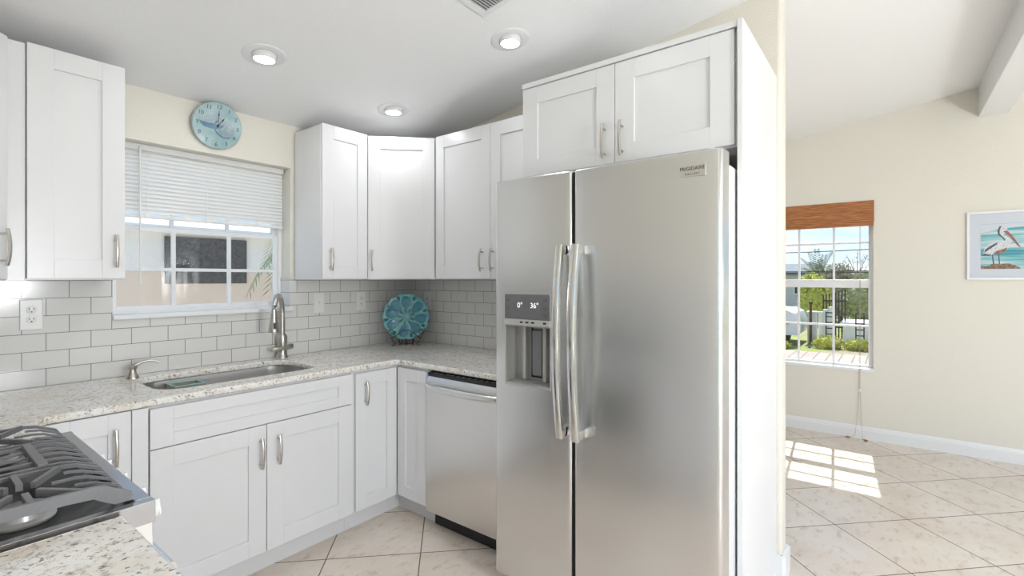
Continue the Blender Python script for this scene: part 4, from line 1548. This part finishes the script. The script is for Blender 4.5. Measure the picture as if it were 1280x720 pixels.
# ------------------------------------------------------------------ outdoors: beyond the kitchen window
struct(MB().box(-30, 45, -30, 30, -0.5, -0.13).build('ground', M['ground']))
NB = thing('neighbor_house', 'tan stucco house wall outside the kitchen window', 'building', (0, 0, 0))
b = MB(); b.box(-8, 7.5, 6.0, 6.3, -0.13, 1.50); b.build('lower_wall', M['stucco'], NB)
b = MB(); b.box(-8, 7.5, 6.02, 6.3, 1.50, 2.12); b.build('upper_wall', M['stucco_pale'], NB)
wn = MB().box(0.172, 1.393, 5.98, 6.03, 1.310, 2.06, 0.003).build('window', M['screen'], NB)
b = MB()
b.loft([[(x, 5.88, 2.10), (x, 8.0, 2.44), (x, 8.0, 2.54), (x, 5.88, 2.22)] for x in (-8.2, 7.7)])
b.build('roof', M['roof'], NB)


def frond(b, base, ang, length, droop, lean, leaf_l=0.16, leaf_w=0.012, n=14, rise=0.8):
    """arched rib with narrow leaflets"""
    d = Vector((math.cos(ang), math.sin(ang), 0))
    up = Vector((0, 0, 1))
    pts = []
    for i in range(n + 1):
        t = i / n
        pts.append(Vector(base) + d * length * t * lean + up * (length * rise * t - droop * length * t * t))
    b.tube(pts, [0.008 * length * (1 - 0.8 * i / n) + 0.001 for i in range(n + 1)], 5)
    s = d.cross(up)
    for i in range(2, n + 1):
        p = pts[i]
        tg = (pts[i] - pts[i - 1]).normalized()
        ll = leaf_l * (1 - 0.55 * abs(i / n - 0.4))
        for sg in (-1, 1):
            q = p + (s * sg * 0.75 + tg * 0.6 - up * 0.25).normalized() * ll
            w = tg.cross(s * sg).normalized()
            mid = p + (q - p) * 0.45
            o2 = tg * leaf_w
            vs = [b.bm.verts.new(v) for v in (p, mid + o2, q, mid - o2)]
            b.bm.faces.new(vs)


PT = thing('palm_plant', 'thin green palm outside the kitchen window at right', 'plant', (-0.16, 1.45, -0.13))
b = MB(); b.tube([(0, 0, 0.032), (0.02, 0, 0.9), (0.0, 0, 1.95)], [0.04, 0.03, 0.02], 8); b.build('stem', M['bark'], PT, True)
for i in range(10):
    b = MB(); frond(b, (0, 0, 1.72 + 0.025 * i), 2.5 + i * 0.62, 0.55, 1.15, 0.72, 0.17, 0.008, 16, 0.55)
    b.build('frond', M['frond'], PT)
o = MB().box(-8, 3.1, 0.6, 5.9, -0.14, -0.10).build('bounce_slab', M['concrete'])  # added pale ground, bounces sunlight onto the neighbor wall
tag(o, 'pale concrete slab added outside the kitchen window to bounce sunlight onto the neighbor wall', 'paving')
o = MB().box(-9, 3.1, -14, YB - 0.25, -0.14, -0.10).build('bounce_slab', M['concrete'])  # added pale ground, bounces sunlight in through the glass doors
tag(o, 'pale concrete slab added outside the glass doors to bounce sunlight indoors', 'paving')

# ------------------------------------------------------------------ outdoors: beyond the dining window


def foliage(b, c, r, n, size, rnd):
    for _ in range(n):
        u = rnd.uniform(-1, 1); a = rnd.uniform(0, 2 * PI)
        k = rnd.uniform(0.55, 1.0)
        s = math.sqrt(1 - u * u)
        p = Vector((c[0] + r[0] * k * s * math.cos(a), c[1] + r[1] * k * s * math.sin(a), c[2] + r[2] * k * u))
        t = Vector((rnd.uniform(-1, 1), rnd.uniform(-1, 1), rnd.uniform(-1, 1))).normalized()
        w = t.orthogonal().normalized()
        L = size * rnd.uniform(0.7, 1.4)
        vs = [b.bm.verts.new(v) for v in (p - t * L, p + w * L * 0.45, p + t * L, p - w * L * 0.45)]
        b.bm.faces.new(vs)


def bush(name, label, cat, loc, blobs, material, n, size, group=None, trunk=0.3):
    rnd = random.Random(int(abs(loc[0] * 31 + loc[1] * 17) * 10))
    t = thing(name, label, cat, loc, 0, group)
    b = MB()
    for c, r in blobs:
        foliage(b, c, r, n, size, rnd)
        b.ball(c, 1.0, 2, (r[0] * 0.72, r[1] * 0.72, r[2] * 0.72))
    b.build('foliage', material, t)
    b = MB(); b.tube([(0, 0, 0), (0.05, 0.02, blobs[0][0][2])], [0.08 * trunk / 0.3, 0.05 * trunk / 0.3], 7); b.build('trunk', M['bark'], t)
    return t


o = MB().box(3.2, 9.2, -9, 3.5, -0.14, -0.11).build('paved_path', M['paver'])
tag(o, 'reddish brick paving on the ground outside the far window', 'paving')
GW = thing('garden_wall', 'white concrete panel wall between the gate post and the iron gate', 'wall', (11.1, 0, -0.13))
for ya, h_ in ((-1.68, 0.74), (-1.775, 0.80), (-1.88, 0.86)):
    MB().box(0, 0.12, ya, ya + 0.093, 0, h_, 0.006).build('panel', M['concrete'], GW)
o = MB(); o.box(10.8, 11.05, -1.575, -1.40, -0.13, 0.58, 0.01); o.box(10.76, 11.09, -1.60, -1.375, 0.58, 0.625, 0.01)
o = o.build('gate_post', M['concrete']); tag(o, 'white concrete gate post outside the far window', 'post')
o = MB(); o.box(10.66, 10.72, -1.505, -1.455, -0.13, 0.80, 0.004); o.ball((10.69, -1.48, 0.83), 0.045, 2)
o = o.build('iron_post', M['bronze']); tag(o, 'thin brown iron post in front of the white gate post', 'post')
IF = thing('iron_fence', 'black iron picket fence behind the white panel wall', 'fence', (12.0, 0, -0.13))
for k in range(8):
    MB().box(-0.015, 0.015, -1.62 - 0.065 * k, -1.59 - 0.065 * k, 0, 1.12 + 0.02 * k).build('picket', M['metal_black'], IF)
b = MB(); b.box(-0.012, 0.012, -2.08, -1.59, 0.3, 0.34); b.box(-0.012, 0.012, -2.08, -1.59, 0.95, 0.99); b.build('rails', M['metal_black'], IF)
o = MB(); o.box(11.5, 12.6, -2.7, -2.05, -0.13, 0.30, 0.01); o.box(11.45, 12.65, -2.75, -2.0, 0.30, 0.36, 0.01)
o = o.build('concrete_slab', M['concrete']); tag(o, 'low pale concrete block between the two iron gate frames', 'slab')

def ladder_gate(y, label):
    t = thing('iron_gate_frame', label, 'gate', (10.5, y, -0.13), 0, 'iron gate frames in the garden')
    b = MB()
    for s in (-0.12, 0.12):
        b.box(-0.02, 0.02, s * 0.6 - 0.012, s * 0.6 + 0.012, 0, 0.78)
    b.build('posts', M['metal_black'], t)
    b = MB()
    for z in (0.15, 0.28, 0.41, 0.54, 0.67, 0.76):
        b.box(-0.018, 0.018, -0.07, 0.07, z - 0.012, z + 0.012)
    b.build('rungs', M['metal_black'], t)


ladder_gate(-1.87, 'black iron gate frame beside the white garden wall')
ladder_gate(-2.42, 'black iron gate frame at the right edge of the far window')
VN = thing('parked_trailer', 'faded white trailer parked outside at the left of the far window', 'vehicle', (10.6, -0.44, -0.13))
b = MB(); pr = [(-0.85, 0.25), (-0.88, 0.5), (-0.80, 0.74), (-0.62, 0.82), (0.85, 0.84), (0.9, 0.25)]
b.loft([[(x, y, z) for y, z in pr] for x in (-0.6, -0.55, 0.95, 1.0)])
b.build('body', M['van'], VN, True)
for y in (-0.5, 0.5):
    MB().lathe([(0.05, -0.07), (0.2, -0.08), (0.22, -0.05), (0.22, 0.05), (0.2, 0.08), (0.05, 0.07)], (0, 0, 0), 20, T((-0.5, y, 0.22)) @ R(PI / 2, 'Y')).build('wheel', M['black'], VN, True)
MB().box(-0.62, -0.6, -0.7, 0.7, 0.50, 0.53).build('trim_strip', M['metal_black'], VN)

bush('garden_bush', 'yellow-green bush left of the iron fence', 'bush', (16.6, -0.95, -0.13), [((0, 0, 0.7), (0.6, 0.55, 0.8)), ((0.1, 0.1, 1.25), (0.45, 0.42, 0.5))], M['leaf_yellow'], 900, 0.07)
bush('garden_bush', 'dry brownish shrub behind the white panel wall', 'bush', (18.2, -1.55, -0.13), [((0, 0, 0.9), (0.6, 0.6, 0.9)), ((0.1, 0.1, 1.6), (0.4, 0.5, 0.5))], M['leaf_dry'], 900, 0.07)
bush('garden_bush', 'olive green bush behind the low concrete block', 'bush', (15.2, -2.35, -0.13), [((0, 0, 0.8), (0.6, 0.65, 0.85)), ((0.1, -0.2, 1.25), (0.5, 0.45, 0.5))], M['leaf'], 1000, 0.07)
bush('hedge', 'long dark hedge across the road behind the palm', 'hedge', (22.5, -0.2, -0.13), [((0, -1.6, 0.8), (0.6, 1.3, 0.9)), ((0, 0.0, 0.7), (0.6, 0.6, 0.7)), ((0, -3.4, 0.9), (0.6, 1.1, 1.0))], M['leaf_dark'], 900, 0.09)
bush('grass_clump', 'yellow-green weeds growing at the foot of the iron gates', 'weeds', (10.1, -2.1, -0.13), [((0, 0.22, 0.10), (0.2, 0.32, 0.2)), ((0.05, -0.32, 0.09), (0.2, 0.30, 0.17))], M['leaf_yellow'], 420, 0.045, None, 0.05)
bush('grass_clump', 'yellow-green weeds left of the white gate post', 'weeds', (9.55, -1.15, -0.13), [((0, 0.2, 0.07), (0.18, 0.3, 0.14))], M['leaf_yellow'], 420, 0.045, None, 0.05)

GT = thing('garden_tree', 'bare twiggy young tree right of the palm', 'tree', (17.6, -2.05, -0.13))
b = MB(); b.tube([(0, 0, 0), (0, 0.03, 0.8), (0, 0.0, 1.5)], [0.05, 0.04, 0.03], 7); b.build('trunk', M['bark'], GT, True)
rnd = random.Random(4)
for k in range(9):
    a = -1.2 + 0.3 * k
    tp = Vector((rnd.uniform(-0.3, 0.3), -math.sin(a) * rnd.uniform(0.35, 0.6), 1.5 + math.cos(a) * rnd.uniform(0.6, 1.1)))
    b = MB(); st_ = Vector((0, 0, rnd.uniform(1.1, 1.5)))
    b.tube([st_, (st_ + tp) / 2 + Vector((0, 0, 0.08)), tp], [0.02, 0.013, 0.005], 5)
    for q in range(26):
        t_ = rnd.uniform(0.4, 1.0)
        foliage(b, st_.lerp(tp, t_), (0.07, 0.07, 0.07), 1, 0.03, rnd)
    b.build('branch', M['leaf_dry'], GT)

PM = thing('palm_tree', 'feathery palm tree standing behind the garden outside the far window', 'tree', (19.6, -0.75, -0.13))
b = MB(); b.tube([(0, 0, 0), (0, 0.03, 0.8), (0, 0, 1.55)], [0.24, 0.20, 0.22], 10); b.build('trunk', M['bark'], PM, True)
for i in range(24):
    k = (i * 7) % 5 / 4
    b = MB(); frond(b, (0, 0, 1.5), i * 2.4, 1.0 + 0.12 * (i % 3), 0.30 + 0.25 * (1 - k), 0.85 - 0.45 * k, 0.20, 0.022, 14, 0.45 + 0.75 * k)
    b.build('frond', M['palm'], PM)

H1 = thing('house', 'pale house with a dark roof at the left edge of the far window', 'building', (26, 1.25, -0.13))
MB().box(0, 5, -0.9, 4, 0, 1.75).build('walls', M['stucco_pale'], H1)
MB().loft([[(-0.3, y, 1.72), (5.3, y, 1.72), (5.3, y, 1.85), (2.5, y, 2.35), (-0.3, y, 1.85)] for y in (-1.2, 4.3)]).build('roof', M['house_dark'], H1)
w_ = MB().box(-0.03, 0.02, -0.75, -0.25, 0.7, 1.5).build('window', M['house_white'], H1)
MB().box(-0.04, -0.025, -0.68, -0.32, 0.78, 1.42).build('pane', M['enamel'], w_)
H2 = thing('house', 'low white house with a pale roof beyond the bushes', 'building', (28, -5.2, -0.13))
MB().box(0, 5, 0, 4.0, 0, 1.95).build('walls', M['house_white'], H2)
MB().loft([[(-0.3, y, 1.9), (5.3, y, 1.9), (2.5, y, 2.35)] for y in (-0.3, 4.3)]).build('roof', M['roof'], H2)
UP = thing('utility_line', 'overhead wires strung across the sky outside the far window', 'wire', (14.0, 0, 0))
for z, zs in ((2.46, 0.10), (1.66, 0.02), (1.62, 0.02)):
    b = MB(); b.tube([(0, 8 - 16 * i / 16, z - zs * math.sin(PI * i / 16) * 3) for i in range(17)], 0.012, 6); b.build('wire', M['metal_black'], UP)
for y in (8, -8):
    MB().tube([(0, y, -0.13), (0, y, 3.1)], 0.1, 10).build('pole', M['bark'], UP)
